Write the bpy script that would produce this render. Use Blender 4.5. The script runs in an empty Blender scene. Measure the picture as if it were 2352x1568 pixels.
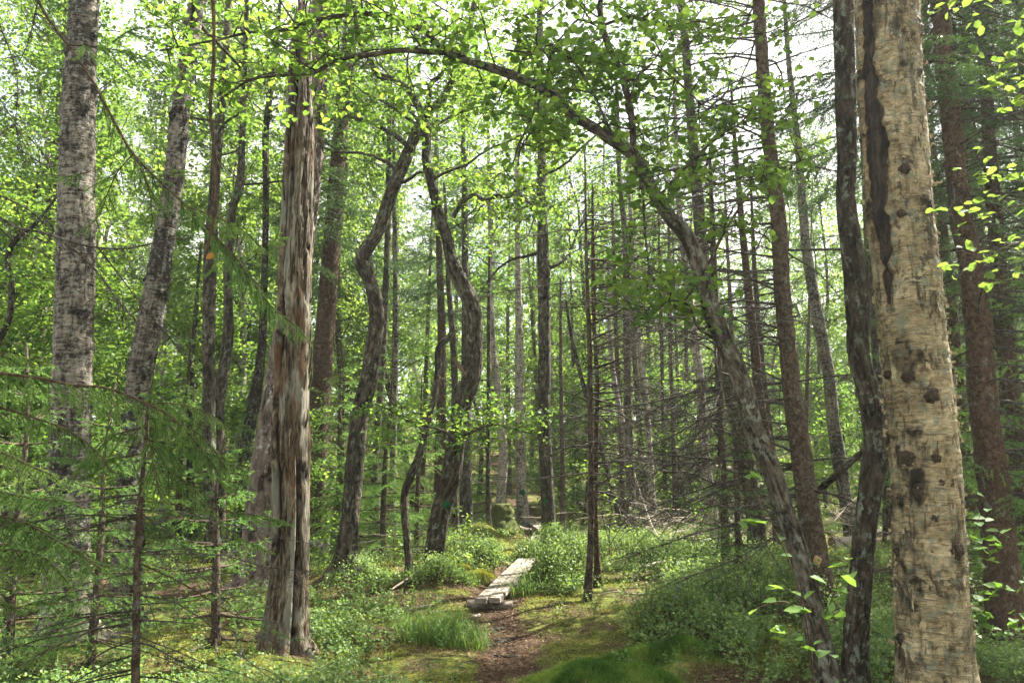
import bpy, math
import numpy as np
from mathutils import Vector

# ------------------------------------------------------------------ camera, sky, sun, exposure
SC = bpy.context.scene
COL = SC.collection
CAMZ, PITCH, FPX, IW, IH = 1.6, math.radians(8.2), 1846.0, 2352.0, 1568.0
cam_d = bpy.data.cameras.new('camera')
cam = bpy.data.objects.new('camera', cam_d)
COL.objects.link(cam)
cam.location = (0, 0, CAMZ)
cam.rotation_euler = (math.pi / 2 + PITCH, 0, 0)
cam_d.sensor_width = 36.0
cam_d.lens = 36.0 * FPX / IW
cam_d.clip_end = 500
cam_d.clip_start = 0.05
SC.camera = cam

SUN_AZ, SUN_EL = math.radians(52), math.radians(49)      # azimuth from straight ahead towards the right
sun_dir = Vector((math.cos(SUN_EL) * math.sin(SUN_AZ), math.cos(SUN_EL) * math.cos(SUN_AZ), math.sin(SUN_EL)))
sd = bpy.data.lights.new('sun', 'SUN')
sd.energy = 5.0
sd.angle = math.radians(0.5)
sd.color = (1.0, 0.94, 0.84)
so = bpy.data.objects.new('sun', sd)
COL.objects.link(so)
so.rotation_euler = (-sun_dir).to_track_quat('-Z', 'Y').to_euler()

W = bpy.data.worlds.new('World')
SC.world = W
W.use_nodes = True
wn, wl = W.node_tree.nodes, W.node_tree.links
wn.clear()
wo = wn.new('ShaderNodeOutputWorld')
bg = wn.new('ShaderNodeBackground')
sky = wn.new('ShaderNodeTexSky')
sky.sky_type = 'NISHITA'
sky.sun_disc = False
sky.sun_elevation = SUN_EL
sky.sun_rotation = SUN_AZ
tc = wn.new('ShaderNodeTexCoord')
cn = wn.new('ShaderNodeTexNoise')
cn.inputs['Scale'].default_value = 2.2
cn.inputs['Detail'].default_value = 6
cr_ = wn.new('ShaderNodeValToRGB')
cr_.color_ramp.elements[0].position = 0.30
cr_.color_ramp.elements[1].position = 0.55
mx = wn.new('ShaderNodeMix')
mx.data_type = 'RGBA'
mx.inputs[7].default_value = (5.5, 5.5, 5.3, 1)
wl.new(tc.outputs['Generated'], cn.inputs['Vector'])
wl.new(cn.outputs['Fac'], cr_.inputs['Fac'])
wl.new(cr_.outputs['Color'], mx.inputs[0])
wl.new(sky.outputs['Color'], mx.inputs[6])
wl.new(mx.outputs[2], bg.inputs['Color'])
bg.inputs['Strength'].default_value = 0.06
wl.new(bg.outputs['Background'], wo.inputs['Surface'])

SC.view_settings.view_transform = 'Standard'
SC.view_settings.look = 'None'
SC.view_settings.gamma = 1
SC.view_settings.exposure = 2.6
cy = SC.cycles
cy.max_bounces = 7
cy.diffuse_bounces = 4
cy.transmission_bounces = 5
cy.glossy_bounces = 2
cy.use_denoising = True
cy.caustics_reflective = False
cy.caustics_refractive = False
cy.sample_clamp_indirect = 6.0

# ------------------------------------------------------------------ helpers
R = np.random.default_rng(11)
cp, sp = math.cos(PITCH), math.sin(PITCH)


def ray(px, py):
    u, v = (px - IW / 2) / FPX, (IH / 2 - py) / FPX
    d = np.array([u, cp - v * sp, sp + v * cp])
    return d / d[1]


def at(px, py, d):
    return np.array([0, 0, CAMZ]) + ray(px, py) * d


def mpp(px, py, d):                                   # metres that one photo pixel spans at that place
    return (ray(px, py) @ np.array([0, cp, sp])) * d / FPX


def hsh(i):
    i = (i.astype(np.int64) * np.array([73856093, 19349663, 83492791])).sum(-1)
    i = (i ^ (i >> 13)) * 1274126177
    return ((i ^ (i >> 16)) & 0xffff) / 32767.5 - 1


def vn(p):
    p = np.asarray(p, float)
    i = np.floor(p)
    f = p - i
    f = f * f * (3 - 2 * f)
    o = 0
    for a in (0, 1):
        for b in (0, 1):
            for c in (0, 1):
                w = (f[..., 0] if a else 1 - f[..., 0]) * (f[..., 1] if b else 1 - f[..., 1]) * (f[..., 2] if c else 1 - f[..., 2])
                o = o + w * hsh(i + np.array([a, b, c]))
    return o


def fbm(p, n=3):
    p = np.asarray(p, float)
    s, a = 0, 1.0
    for k in range(n):
        s = s + a * vn(p * 2 ** k + 17.3 * k)
        a *= .5
    return s


def nrm(a):
    return a / (np.linalg.norm(a, axis=-1, keepdims=True) + 1e-9)


def smooth(pts, step):
    pts = np.asarray(pts, float)
    d = np.linalg.norm(np.diff(pts[:, :3], axis=0), axis=1)
    s = np.concatenate([[0], np.cumsum(np.maximum(d, 1e-5))])
    n = max(3, int(s[-1] / step) + 1)
    t = np.linspace(0, s[-1], n)
    m = np.gradient(pts, s, axis=0) if len(pts) > 2 else np.repeat((pts[1:] - pts[:1]) / s[-1], len(pts), 0)
    k = np.clip(np.searchsorted(s, t, 'right') - 1, 0, len(pts) - 2)
    h = (s[k + 1] - s[k])
    x = ((t - s[k]) / h)[:, None]
    h = h[:, None]
    return ((2 * x**3 - 3 * x**2 + 1) * pts[k] + (x**3 - 2 * x**2 + x) * h * m[k] + (-2 * x**3 + 3 * x**2) * pts[k + 1] + (x**3 - x**2) * h * m[k + 1])


class MB:
    def __init__(self):
        self.v, self.f, self.b, self.r, self.t, self.n = [], {}, [], [], [], 0

    def add(self, V, faces, bark=None, rnd=None, tone=None):
        V = np.asarray(V, float).reshape(-1, 3)
        for F in faces:
            F = np.asarray(F)
            self.f.setdefault(F.shape[1], []).append(F + self.n)
        self.v.append(V)
        self.b.append(V if bark is None else np.asarray(bark).reshape(-1, 3))
        self.r.append(np.full(len(V), R.random()) if rnd is None else np.broadcast_to(np.asarray(rnd, float), (len(V),)))
        self.t.append(np.zeros(len(V)) if tone is None else np.asarray(tone).ravel())
        self.n += len(V)

    def mesh(self, name, mat, origin=(0, 0, 0), flat=False):
        me = bpy.data.meshes.new(name)
        if self.n:
            V = np.concatenate(self.v) - np.asarray(origin)
            me.vertices.add(self.n)
            me.vertices.foreach_set('co', V.ravel().astype(np.float32))
            L, st, tot, c = [], [], [], 0
            for k, fs in self.f.items():
                F = np.concatenate(fs)
                L.append(F.ravel())
                st.append(c + np.arange(len(F)) * k)
                tot.append(np.full(len(F), k))
                c += F.size
            L = np.concatenate(L)
            me.loops.add(len(L))
            me.loops.foreach_set('vertex_index', L.astype(np.int32))
            st = np.concatenate(st)
            me.polygons.add(len(st))
            me.polygons.foreach_set('loop_start', st.astype(np.int32))
            me.polygons.foreach_set('loop_total', np.concatenate(tot).astype(np.int32))
            me.polygons.foreach_set('use_smooth', np.full(len(st), not flat))
            a = me.attributes.new('bark', 'FLOAT_VECTOR', 'POINT')
            a.data.foreach_set('vector', np.concatenate(self.b).ravel().astype(np.float32))
            a = me.attributes.new('rnd', 'FLOAT', 'POINT')
            a.data.foreach_set('value', np.concatenate(self.r).astype(np.float32))
            if any(np.any(t) for t in self.t):
                a = me.attributes.new('tone', 'FLOAT', 'POINT')
                a.data.foreach_set('value', np.concatenate(self.t).astype(np.float32))
            me.update()
            me.validate()
        if mat:
            me.materials.append(mat)
        return me

    def build(self, name, mat, parent=None, label=None, flat=False):
        o = bpy.data.objects.new(name, self.mesh(name, mat, tuple(parent.matrix_basis.translation) if parent else (0, 0, 0), flat))
        if parent:
            o.parent = parent
        if label:
            o['label'] = label
        COL.objects.link(o)
        return o


def tag(o, label, cat, group=None, kind=None):
    if kind:
        o['kind'] = kind
    if label:
        o['label'] = label
    if cat:
        o['category'] = cat
    if group:
        o['group'] = group
    return o


def thing(name, loc, label, cat, group=None):
    o = bpy.data.objects.new(name, None)
    o.empty_display_size = .1
    COL.objects.link(o)
    o.location = [float(x) for x in loc]
    return tag(o, label, cat, group)


def tube(mb, pts, rad, sides=6, step=None, amp=0., fq=(9, 3), ridge=False, seed=0., rnd=None, cap=True, lump=0., flare=0., relief=None):
    P = np.column_stack([np.asarray(pts, float), np.broadcast_to(np.asarray(rad, float), (len(pts),))])
    if step:
        P = smooth(P, step)
    r = np.maximum(P[:, 3], .0008)
    P = P[:, :3]
    n = len(P)
    T = nrm(np.gradient(P, axis=0))
    ref = np.array([0, 1., 0]) if abs(T[0, 1]) < .8 else np.array([1., 0, 0])
    N1 = np.zeros((n, 3))
    a = nrm(np.cross(T[0], ref))
    for i in range(n):
        a = a - T[i] * (a @ T[i])
        a = a / (np.linalg.norm(a) + 1e-9)
        N1[i] = a
    N2 = np.cross(T, N1)
    s = np.concatenate([[0], np.cumsum(np.linalg.norm(np.diff(P, axis=0), axis=1))])
    ang = np.linspace(0, 2 * math.pi, sides, endpoint=False)
    ca, sa = np.cos(ang), np.sin(ang)
    bark = np.stack([r[:, None] * ca, r[:, None] * sa, np.broadcast_to(s[:, None], (n, sides))], -1)
    bark[..., 2] += seed * 3.7
    rr = np.broadcast_to(r[:, None], (n, sides)).copy()
    tone = None
    if lump:
        q = np.stack([np.broadcast_to(ca * 1.1, (n, sides)), np.broadcast_to(sa * 1.1, (n, sides)), bark[..., 2] * 2.2], -1) + seed
        rr = rr * (1 + lump * fbm(q, 2))
    if flare:
        q = np.stack([np.broadcast_to(ca * 1.7, (n, sides)), np.broadcast_to(sa * 1.7, (n, sides)), np.zeros((n, sides))], -1) + seed * 1.3
        rr = rr * (1 + flare * np.exp(-np.maximum(s - .1, 0) / .16)[:, None] * np.clip(.5 + 1.5 * vn(q), .1, 2))
    if amp:
        q = bark * np.array([fq[0], fq[0], fq[1]]) + seed * 5.1
        f = fbm(q, 3)
        if ridge:
            f = .35 - np.minimum(np.abs(f) * 2.2, 1.) ** .5 * 0 - np.exp(-np.abs(f) * 7) * 1.1
            tone = np.clip(f - .2, -1, .2)
        rr = rr + amp * f
    if relief:
        dr, tone = relief(bark, seed)
        rr = rr + dr
    V = P[:, None] + rr[..., None] * (ca[None, :, None] * N1[:, None] + sa[None, :, None] * N2[:, None])
    idx = np.arange(n * sides).reshape(n, sides)
    j = np.roll(idx, -1, 1)
    Q = np.stack([idx[:-1], j[:-1], j[1:], idx[1:]], -1).reshape(-1, 4)
    fs = [Q]
    if cap and sides < 40:
        fs.append(idx[-1][None, :])
    mb.add(V.reshape(-1, 3), fs, bark.reshape(-1, 3), rnd, tone)


def relief_birch(strength):
    def f(b, sd):
        a1 = fbm(b * np.array([7, 7, 34.]) + sd, 3)                # papery ledges round the trunk
        cr = fbm(b * np.array([12, 12, 2.6]) + sd + 5, 3)          # cracks running up
        crack = np.exp(-np.abs(cr) * 11)
        sc = fbm(b * np.array([8, 8, 6.5]) + sd + 11, 4)
        scab = sst(.42, .75, sc)
        hf = fbm(b * np.array([45, 45, 40.]) + sd, 2)
        dr = strength * (.003 * a1 - .010 * crack + scab * (.010 + .010 * hf) + .002 * hf)
        tone = np.clip(.15 * a1 - .66 * crack - scab * (.68 + .35 * hf) + .14 * hf, -.92, .35)  # painted in: lit ledge lips and shadow beside them; scabs and fissures dark brown
        return dr, tone
    return f


def relief_snag(b, sd):
    cr = fbm(b * np.array([13, 13, .9]) + sd, 4)
    crack = np.exp(-np.abs(cr) * 16)
    pl = np.round(fbm(b * np.array([8, 8, .8]) + sd + 3, 3) * 4) / 4
    hf = fbm(b * np.array([70, 70, 7.]) + sd, 2)
    hole = sst(.75, .95, fbm(b * np.array([9, 9, 5.]) + sd + 8, 3))
    return .014 * pl - .022 * crack + .003 * hf - .02 * hole, np.clip(-.75 * crack + .18 * hf + .15 * pl - .7 * hole, -.9, .3)


def sst(a, b, x):
    t = np.clip((x - a) / (b - a), 0, 1)
    return t * t * (3 - 2 * t)


def leafset(mb, C, size, N=None, tilt=.55, rnd=None, far=False, asp=.8, rg=R):
    n = len(C)
    if n == 0:
        return
    if N is None:
        N = nrm(np.array([0, 0, 1.]) + rg.normal(0, tilt, (n, 3)))
    U = nrm(np.cross(N, rg.normal(0, 1, (n, 3))))
    Wv = np.cross(N, U)
    L = np.broadcast_to(size, (n,))[:, None] * rg.uniform(.7, 1.25, (n, 1))
    rn = rg.random(n) if rnd is None else np.clip(rnd + rg.normal(0, .16, n), 0, 1)
    if far:
        V = np.stack([C - U * L * .5, C - Wv * L * asp * .42, C + U * L * .5, C + Wv * L * asp * .42], 1)
        mb.add(V, [np.arange(n * 4).reshape(n, 4)], None, np.repeat(rn, 4))
    else:
        up = N * L * .10
        V = np.stack([C - U * L * .5, C - U * L * .22 + Wv * L * asp * .40 + up, C + U * L * .2 + Wv * L * asp * .40 + up, C + U * L * .5 - N * L * .06,
                      C + U * L * .2 - Wv * L * asp * .40 + up, C - U * L * .22 - Wv * L * asp * .40 + up], 1)
        k = np.arange(n)[:, None] * 6
        mb.add(V, [k + np.array([[0, 1, 2, 3]]), k + np.array([[0, 3, 4, 5]])], None, np.repeat(rn, 6))


def needles(mb, p0, p1, per, nl, nw, rnd, flatness=.0, fwd=.7, rg=R):
    p0, p1 = np.asarray(p0), np.asarray(p1)
    m = len(p0)
    if m == 0:
        return
    a = np.repeat(p0, per, 0)
    d = np.repeat(p1 - p0, per, 0)
    t = (np.tile(np.arange(per), m)[:, None] + rg.random((m * per, 1))) / per
    D = nrm(d)
    rad = rg.normal(0, 1, (m * per, 3))
    rad[:, 2] *= (1 - flatness)
    rad = nrm(rad - D * (rad * D).sum(1, keepdims=True))
    dirn = nrm(D * fwd + rad)
    sd_ = nrm(np.cross(dirn, rg.normal(0, 1, dirn.shape)))
    c = a + d * t
    L = nl * rg.uniform(.75, 1.15, (m * per, 1)) * (1 - .35 * t)
    V = np.stack([c - sd_ * nw * .5, c + sd_ * nw * .5, c + dirn * L], 1)
    rn = np.repeat(rnd, per) + rg.normal(0, .08, m * per)
    mb.add(V, [np.arange(m * per * 3).reshape(-1, 3)], None, np.repeat(np.clip(rn, 0, 1), 3))


# ------------------------------------------------------------------ materials
def mat(name):
    m = bpy.data.materials.new(name)
    m.use_nodes = True
    nt = m.node_tree
    nt.nodes.clear()
    out = nt.nodes.new('ShaderNodeOutputMaterial')
    return m, nt, out


def N_(nt, typ, **kw):
    n = nt.nodes.new(typ)
    for k, v in kw.items():
        if k in n.inputs.keys() if isinstance(k, str) else False:
            n.inputs[k].default_value = v
        else:
            setattr(n, k, v)
    return n


def ramp(nt, src, stops):
    n = nt.nodes.new('ShaderNodeValToRGB')
    e = n.color_ramp.elements
    while len(e) < len(stops):
        e.new(.5)
    for x, (p, c) in zip(e, stops):
        x.position = p
        x.color = (c, c, c, 1) if isinstance(c, (int, float)) else (*c, 1)
    nt.links.new(src, n.inputs['Fac'])
    return n.outputs['Color']


def noise(nt, vec, scale, stretch=(1, 1, 1), detail=4, rough=.6, dist=0.):
    mp = nt.nodes.new('ShaderNodeMapping')
    mp.inputs['Scale'].default_value = stretch
    nt.links.new(vec, mp.inputs['Vector'])
    n = nt.nodes.new('ShaderNodeTexNoise')
    n.inputs['Scale'].default_value = scale
    n.inputs['Detail'].default_value = detail
    n.inputs['Roughness'].default_value = rough
    n.inputs['Distortion'].default_value = dist
    nt.links.new(mp.outputs['Vector'], n.inputs['Vector'])
    return n.outputs['Fac']


def mix(nt, fac, a, b, mode='MIX'):
    n = nt.nodes.new('ShaderNodeMix')
    n.data_type = 'RGBA'
    n.blend_type = mode
    for s, i in ((fac, 0), (a, 6), (b, 7)):
        if hasattr(s, 'is_linked'):
            nt.links.new(s, n.inputs[i])
        elif i == 0:
            n.inputs[0].default_value = s
        else:
            n.inputs[i].default_value = (*s, 1)
    return n.outputs[2]


def attr(nt, name, out='Vector'):
    n = nt.nodes.new('ShaderNodeAttribute')
    n.attribute_name = name
    return n.outputs[out]


def toned(nt, col):
    a = nt.nodes.new('ShaderNodeMath')
    a.operation = 'ADD'
    a.inputs[1].default_value = 1.0
    nt.links.new(attr(nt, 'tone', 'Fac'), a.inputs[0])
    c = nt.nodes.new('ShaderNodeCombineXYZ')
    for k in range(3):
        nt.links.new(a.outputs[0], c.inputs[k])
    return mix(nt, 1.0, col, c.outputs[0], 'MULTIPLY')


def finish(nt, out, col, rough=.85, bump=None, bd=.02, bs=1., spec=.25):
    b = nt.nodes.new('ShaderNodeBsdfPrincipled')
    b.inputs['Roughness'].default_value = rough
    b.inputs['Specular IOR Level'].default_value = spec
    if hasattr(col, 'is_linked'):
        nt.links.new(col, b.inputs['Base Color'])
    else:
        b.inputs['Base Color'].default_value = (*col, 1)
    if bump is not None:
        bn = nt.nodes.new('ShaderNodeBump')
        bn.inputs['Distance'].default_value = bd
        bn.inputs['Strength'].default_value = bs
        nt.links.new(bump, bn.inputs['Height'])
        nt.links.new(bn.outputs['Normal'], b.inputs['Normal'])
    nt.links.new(b.outputs['BSDF'], out.inputs['Surface'])
    return b


def leaf_mat(name, dark, mid, light, trans=.5, tcol=1.9, rough=.55, spec=.2):
    m, nt, out = mat(name)
    r = attr(nt, 'rnd', 'Fac')
    col = ramp(nt, r, [(0, dark), (.5, mid), (1, light)])
    b = nt.nodes.new('ShaderNodeBsdfPrincipled')
    b.inputs['Roughness'].default_value = rough
    b.inputs['Specular IOR Level'].default_value = spec
    nt.links.new(col, b.inputs['Base Color'])
    t = nt.nodes.new('ShaderNodeBsdfTranslucent')
    tc_ = mix(nt, 1.0, col, (tcol * 1.1, tcol, tcol * .5), 'MULTIPLY')
    nt.links.new(tc_, t.inputs['Color'])
    ms = nt.nodes.new('ShaderNodeMixShader')
    ms.inputs[0].default_value = trans
    nt.links.new(b.outputs[0], ms.inputs[1])
    nt.links.new(t.outputs[0], ms.inputs[2])
    nt.links.new(ms.outputs[0], out.inputs['Surface'])
    return m


M = {}
M['alder_leaf'] = leaf_mat('alder_leaf', (.046, .10, .024), (.08, .15, .036), (.135, .21, .05), .55, 2.1)
M['birch_leaf'] = leaf_mat('birch_leaf', (.052, .10, .026), (.086, .152, .04), (.14, .205, .056), .52, 2.25)
M['shrub_leaf'] = leaf_mat('shrub_leaf', (.045, .10, .025), (.075, .15, .035), (.13, .22, .05), .45, 2.0)
M['spruce_needle'] = leaf_mat('spruce_needle', (.018, .045, .016), (.035, .08, .025), (.07, .125, .035), .25, 1.8)
M['young_needle'] = leaf_mat('young_needle', (.05, .115, .04), (.085, .18, .05), (.15, .25, .07), .4, 1.9)
M['bilberry_leaf'] = leaf_mat('bilberry_leaf', (.05, .105, .03), (.12, .20, .065), (.25, .33, .13), .36, 1.9)
M['grass'] = leaf_mat('grass_blade', (.05, .11, .025), (.075, .15, .03), (.13, .19, .06), .4, 1.8)
M['haircap'] = leaf_mat('haircap_moss', (.03, .07, .01), (.065, .15, .018), (.15, .21, .04), .3, 1.7)
M['moss'] = leaf_mat('feather_moss', (.07, .085, .015), (.15, .17, .03), (.26, .27, .06), .35, 1.6, .8, .1)
M['litter'] = leaf_mat('leaf_litter', (.06, .035, .02), (.13, .08, .045), (.27, .19, .12), .15, 1.2, .8, .1)
M['yellow_leaf'] = leaf_mat('yellow_leaf', (.2, .09, .012), (.26, .12, .015), (.3, .15, .02), .3, 1.3)


def bark_mat(name, base, dark, light, fs, stretch, bd, lichen=None, lich_amt=.5, crack=.5, moss=None):
    m, nt, out = mat(name)
    v = attr(nt, 'bark')
    n1 = noise(nt, v, fs, (1, 1, stretch), 3, .62, .3)
    n2 = noise(nt, v, fs * 2.2, (1, 1, stretch * 1.6), 2, .6)
    n3 = noise(nt, v, 2.6, (1, 1, .6), 3)
    n4 = noise(nt, v, fs * .45, (1, 1, stretch * 1.5), 4, .7, .4)
    h = mix(nt, .35, n1, n2)
    hc = mix(nt, .4, h, n4)
    col = ramp(nt, hc, [(.415, dark), (crack, base), (.585, light)])
    col = mix(nt, ramp(nt, n3, [(.4, 0), (.65, .55)]), col, tuple(np.array(dark) * 1.5))
    if lichen:
        l1 = noise(nt, v, 19, (1, 1, .7), 4, .72)
        f = ramp(nt, l1, [(.60 - .16 * lich_amt, 0), (.64 - .14 * lich_amt, .9)])
        l2 = noise(nt, v, 3.1, (1, 1, .8), 3, .6)
        col = mix(nt, mix(nt, 1.0, f, ramp(nt, l2, [(.40, .15), (.6, 1)]), 'MULTIPLY'), col, lichen)
    if moss:
        g = noise(nt, v, 4, (1, 1, .7), 4)
        col = mix(nt, ramp(nt, g, [(.52, 0), (.66, .8)]), col, moss)
    col = toned(nt, col)
    finish(nt, out, col, .9, n1, bd * 1.6, 1.0, .12)
    return m


M['alder_bark'] = bark_mat('alder_bark', (.06, .048, .033), (.011, .009, .006), (.115, .096, .07), 28, .28, .035, (.15, .165, .125), .42)
M['lichen_bark'] = bark_mat('lichen_bark', (.075, .063, .046), (.012, .0095, .007), (.14, .12, .09), 26, .3, .03, (.17, .185, .14), .5)
M['dark_bark'] = bark_mat('dark_bark', (.045, .034, .024), (.009, .007, .005), (.09, .073, .052), 30, .25, .03, (.17, .20, .15), .4)
M['mossy_bark'] = bark_mat('mossy_bark', (.07, .056, .038), (.014, .011, .008), (.125, .105, .07), 26, .3, .03, (.2, .22, .16), .35, .5, (.06, .085, .015))
M['spruce_bark'] = bark_mat('spruce_bark', (.07, .052, .036), (.028, .019, .013), (.12, .09, .064), 34, .8, .015, (.13, .14, .11), .1)
M['brown_spruce_bark'] = bark_mat('brown_spruce_bark', (.062, .038, .023), (.02, .012, .007), (.105, .068, .043), 30, .8, .02, (.13, .14, .11), .1)
M['pine_bark'] = bark_mat('pine_bark', (.13, .098, .078), (.022, .015, .011), (.22, .175, .145), 13, .35, .05, (.3, .3, .27), .25, .46)
M['dead_twig'] = bark_mat('dead_twig', (.055, .046, .036), (.018, .014, .011), (.11, .098, .08), 40, .5, .004, (.15, .16, .13), .45)
M['young_twig'] = bark_mat('young_twig', (.06, .04, .022), (.025, .016, .009), (.105, .072, .04), 60, .5, .002)


def birch_mat(name, pale, mid_tone, darkp, patch=.5, lich=(.2, .22, .18)):
    m, nt, out = mat(name)
    v = attr(nt, 'bark')
    big = noise(nt, v, 3.0, (1, 1, .7), 3, .6, .5)
    rough = noise(nt, v, 11, (1, 1, 1.3), 5, .72, .4)
    streak = noise(nt, v, 14, (.6, .6, 4.0), 3, .65, .3)
    crack = noise(nt, v, 24, (1, 1, .25), 3, .65, .5)
    h1 = mix(nt, .5, rough, streak)
    h = mix(nt, .3, h1, crack)
    col = ramp(nt, h, [(.425, darkp), (.465, mid_tone), (.52, pale), (.60, tuple(c * 1.3 for c in pale))])  # bark colour runs from dark patches through a middle tone to pale
    dsum = mix(nt, .6, big, rough)
    col = mix(nt, ramp(nt, dsum, [(.585 - .1 * patch, 0), (.625 - .1 * patch, .9)]), col, darkp)
    li = noise(nt, v, 19, (1, 1, 1), 4, .75)
    col = mix(nt, ramp(nt, li, [(.55, 0), (.60, .75)]), col, lich)
    col = toned(nt, col)
    finish(nt, out, col, .85, h1, .05, 1.0, .15)
    return m


M['birch_grey'] = birch_mat('birch_grey_bark', (.20, .172, .135), (.085, .071, .056), (.016, .013, .010), .85)
M['birch_white'] = birch_mat('birch_white_bark', (.38, .335, .28), (.2, .17, .135), (.045, .038, .03), .5)


def old_birch():
    m, nt, out = mat('old_birch_bark')
    v = attr(nt, 'bark')
    strip = attr(nt, 'rnd', 'Fac')
    big = noise(nt, v, 4, (1, 1, .9), 3, .6, .6)
    streak = noise(nt, v, 12, (.5, .5, 4.2), 4, .7, .6)
    flake = noise(nt, v, 22, (1, 1, 1.4), 4, .7, .8)
    vert = noise(nt, v, 16, (1, 1, .2), 4, .65, .8)
    h = mix(nt, .45, streak, flake)
    col = ramp(nt, mix(nt, .35, h, big), [(.42, (.10, .072, .038)), (.48, (.24, .185, .10)), (.54, (.36, .295, .175)), (.60, (.47, .395, .26))])
    col = mix(nt, ramp(nt, streak, [(.56, 0), (.60, .8)]), col, (.06, .043, .024))
    col = mix(nt, ramp(nt, vert, [(.57, 0), (.61, .8)]), col, (.045, .032, .02))
    dk = noise(nt, v, 7, (1, 1, .8), 5, .75, .6)
    col = mix(nt, ramp(nt, dk, [(.56, 0), (.60, .85)]), col, (.035, .027, .018))
    li = noise(nt, v, 17, (1, 1, 1), 5, .8)
    col = mix(nt, ramp(nt, li, [(.54, 0), (.58, .8)]), col, (.16, .18, .13))
    sn = noise(nt, v, 26, (1, 1, .3), 3)
    scol = ramp(nt, sn, [(.40, (.008, .006, .004)), (.5, (.026, .018, .013)), (.62, (.06, .045, .033))])
    col = mix(nt, ramp(nt, strip, [(.45, 0), (.55, 1)]), col, scol)
    edge = ramp(nt, strip, [(.30, 0), (.40, .8), (.47, .8), (.52, 0)])
    col = mix(nt, edge, col, (.24, .13, .045))
    col = toned(nt, col)
    finish(nt, out, col, .8, h, .045, 1.0, .15)
    return m


M['old_birch'] = old_birch()


def snag_mat():
    m, nt, out = mat('weathered_deadwood')
    v = attr(nt, 'bark')
    rot_shade = attr(nt, 'rnd', 'Fac')
    g1 = noise(nt, v, 24, (1, 1, .14), 4, .7, .8)
    g2 = noise(nt, v, 60, (1, 1, .16), 3, .65, .4)
    h = mix(nt, .45, g1, g2)
    col = ramp(nt, h, [(.43, (.012, .008, .005)), (.475, (.055, .040, .024)), (.53, (.112, .088, .056)), (.60, (.20, .17, .125))])
    o = noise(nt, v, 5, (1, 1, .3), 4, .7, .6)
    col = mix(nt, ramp(nt, o, [(.54, 0), (.64, .7)]), col, (.10, .05, .022))
    gr = noise(nt, v, 8, (1, 1, .2), 4, .7)
    col = mix(nt, ramp(nt, gr, [(.50, 0), (.60, .6)]), col, (.235, .235, .185))
    rc = ramp(nt, g1, [(.40, (.006, .003, .002)), (.52, (.025, .012, .006)), (.64, (.09, .045, .018))])  # rot brown, darkened to paint in the groove's deep shadow
    col = mix(nt, ramp(nt, rot_shade, [(.4, 0), (.6, 1)]), col, rc)
    col = toned(nt, col)
    finish(nt, out, col, .85, h, .05, 1.0, .15)
    return m


M['snag'] = snag_mat()


def simple(name, a, b, c, scale, stretch=(1, 1, 1), bd=.01, rough=.9, use='bark'):
    m, nt, out = mat(name)
    v = attr(nt, use)
    n = noise(nt, v, scale, stretch, 6, .7, .4)
    finish(nt, out, ramp(nt, n, [(.3, a), (.5, b), (.7, c)]), rough, n, bd, .9, .15)
    return m


M['plank'] = simple('weathered_plank', (.075, .06, .045), (.20, .175, .14), (.29, .265, .225), 24, (1, .1, 1), .012)
M['log_bark'] = simple('log_bark', (.05, .04, .03), (.16, .13, .10), (.30, .27, .22), 18, (1, 1, .4), .02)
M['bleached'] = simple('bleached_wood', (.22, .18, .13), (.36, .31, .25), (.48, .43, .36), 25, (1, 1, .1), .01)
M['burl'] = simple('burl_bark', (.012, .009, .006), (.04, .028, .018), (.11, .085, .055), 45, (1, 1, 1), .03)
M['raw_wood'] = simple('raw_wood', (.28, .16, .07), (.42, .27, .13), (.5, .35, .2), 30, (1, 1, .2), .008)
M['stub_wood'] = simple('stub_wood', (.06, .04, .025), (.12, .085, .055), (.2, .15, .1), 30, (1, 1, .2), .01)
M['bark_curl'] = simple('bark_curl', (.17, .125, .07), (.30, .235, .14), (.42, .345, .23), 25, (1, 1, 1), .004, .7)
M['lichen'] = simple('twig_lichen', (.03, .028, .022), (.09, .088, .07), (.22, .23, .19), 30, (1, 1, 1), .01)
M['mound'] = simple('mossy_mound', (.035, .03, .012), (.06, .075, .016), (.10, .12, .025), 14, (1, 1, 1), .03)
M['paint'] = simple('green_blaze_paint', (.02, .03, .015), (.006, .075, .03), (.012, .12, .045), 28, (1, 1, 1), .004)
M['cut_end'] = simple('cut_end', (.10, .06, .035), (.2, .13, .08), (.3, .21, .13), 40)


# ------------------------------------------------------------------ ground
def sst(a, b, x):
    t = np.clip((x - a) / (b - a), 0, 1)
    return t * t * (3 - 2 * t)


def gxy(px, py, z=0.):                                  # photo pixel to ground x, y (flat part)
    r = ray(px, py)
    d = (z - CAMZ) / r[2]
    return np.array([r[0] * d, d])


PATH = np.array([(.08, 2.5), (.04, 5.2), (.02, 6.2), (-.06, 7.4), (-.25, 9.0), (.1, 12.0), (.48, 14.6), (.62, 17.0), (.45, 19.2), (.42, 21), (.1, 26), (-1, 36)])


def pathdist(x, y):
    best = np.full(np.shape(x), 1e9)
    for a, b in zip(PATH[:-1], PATH[1:]):
        e = b - a
        t = np.clip(((x - a[0]) * e[0] + (y - a[1]) * e[1]) / (e @ e), 0, 1)
        best = np.minimum(best, np.hypot(x - a[0] - t * e[0], y - a[1] - t * e[1]))
    return best


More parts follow.
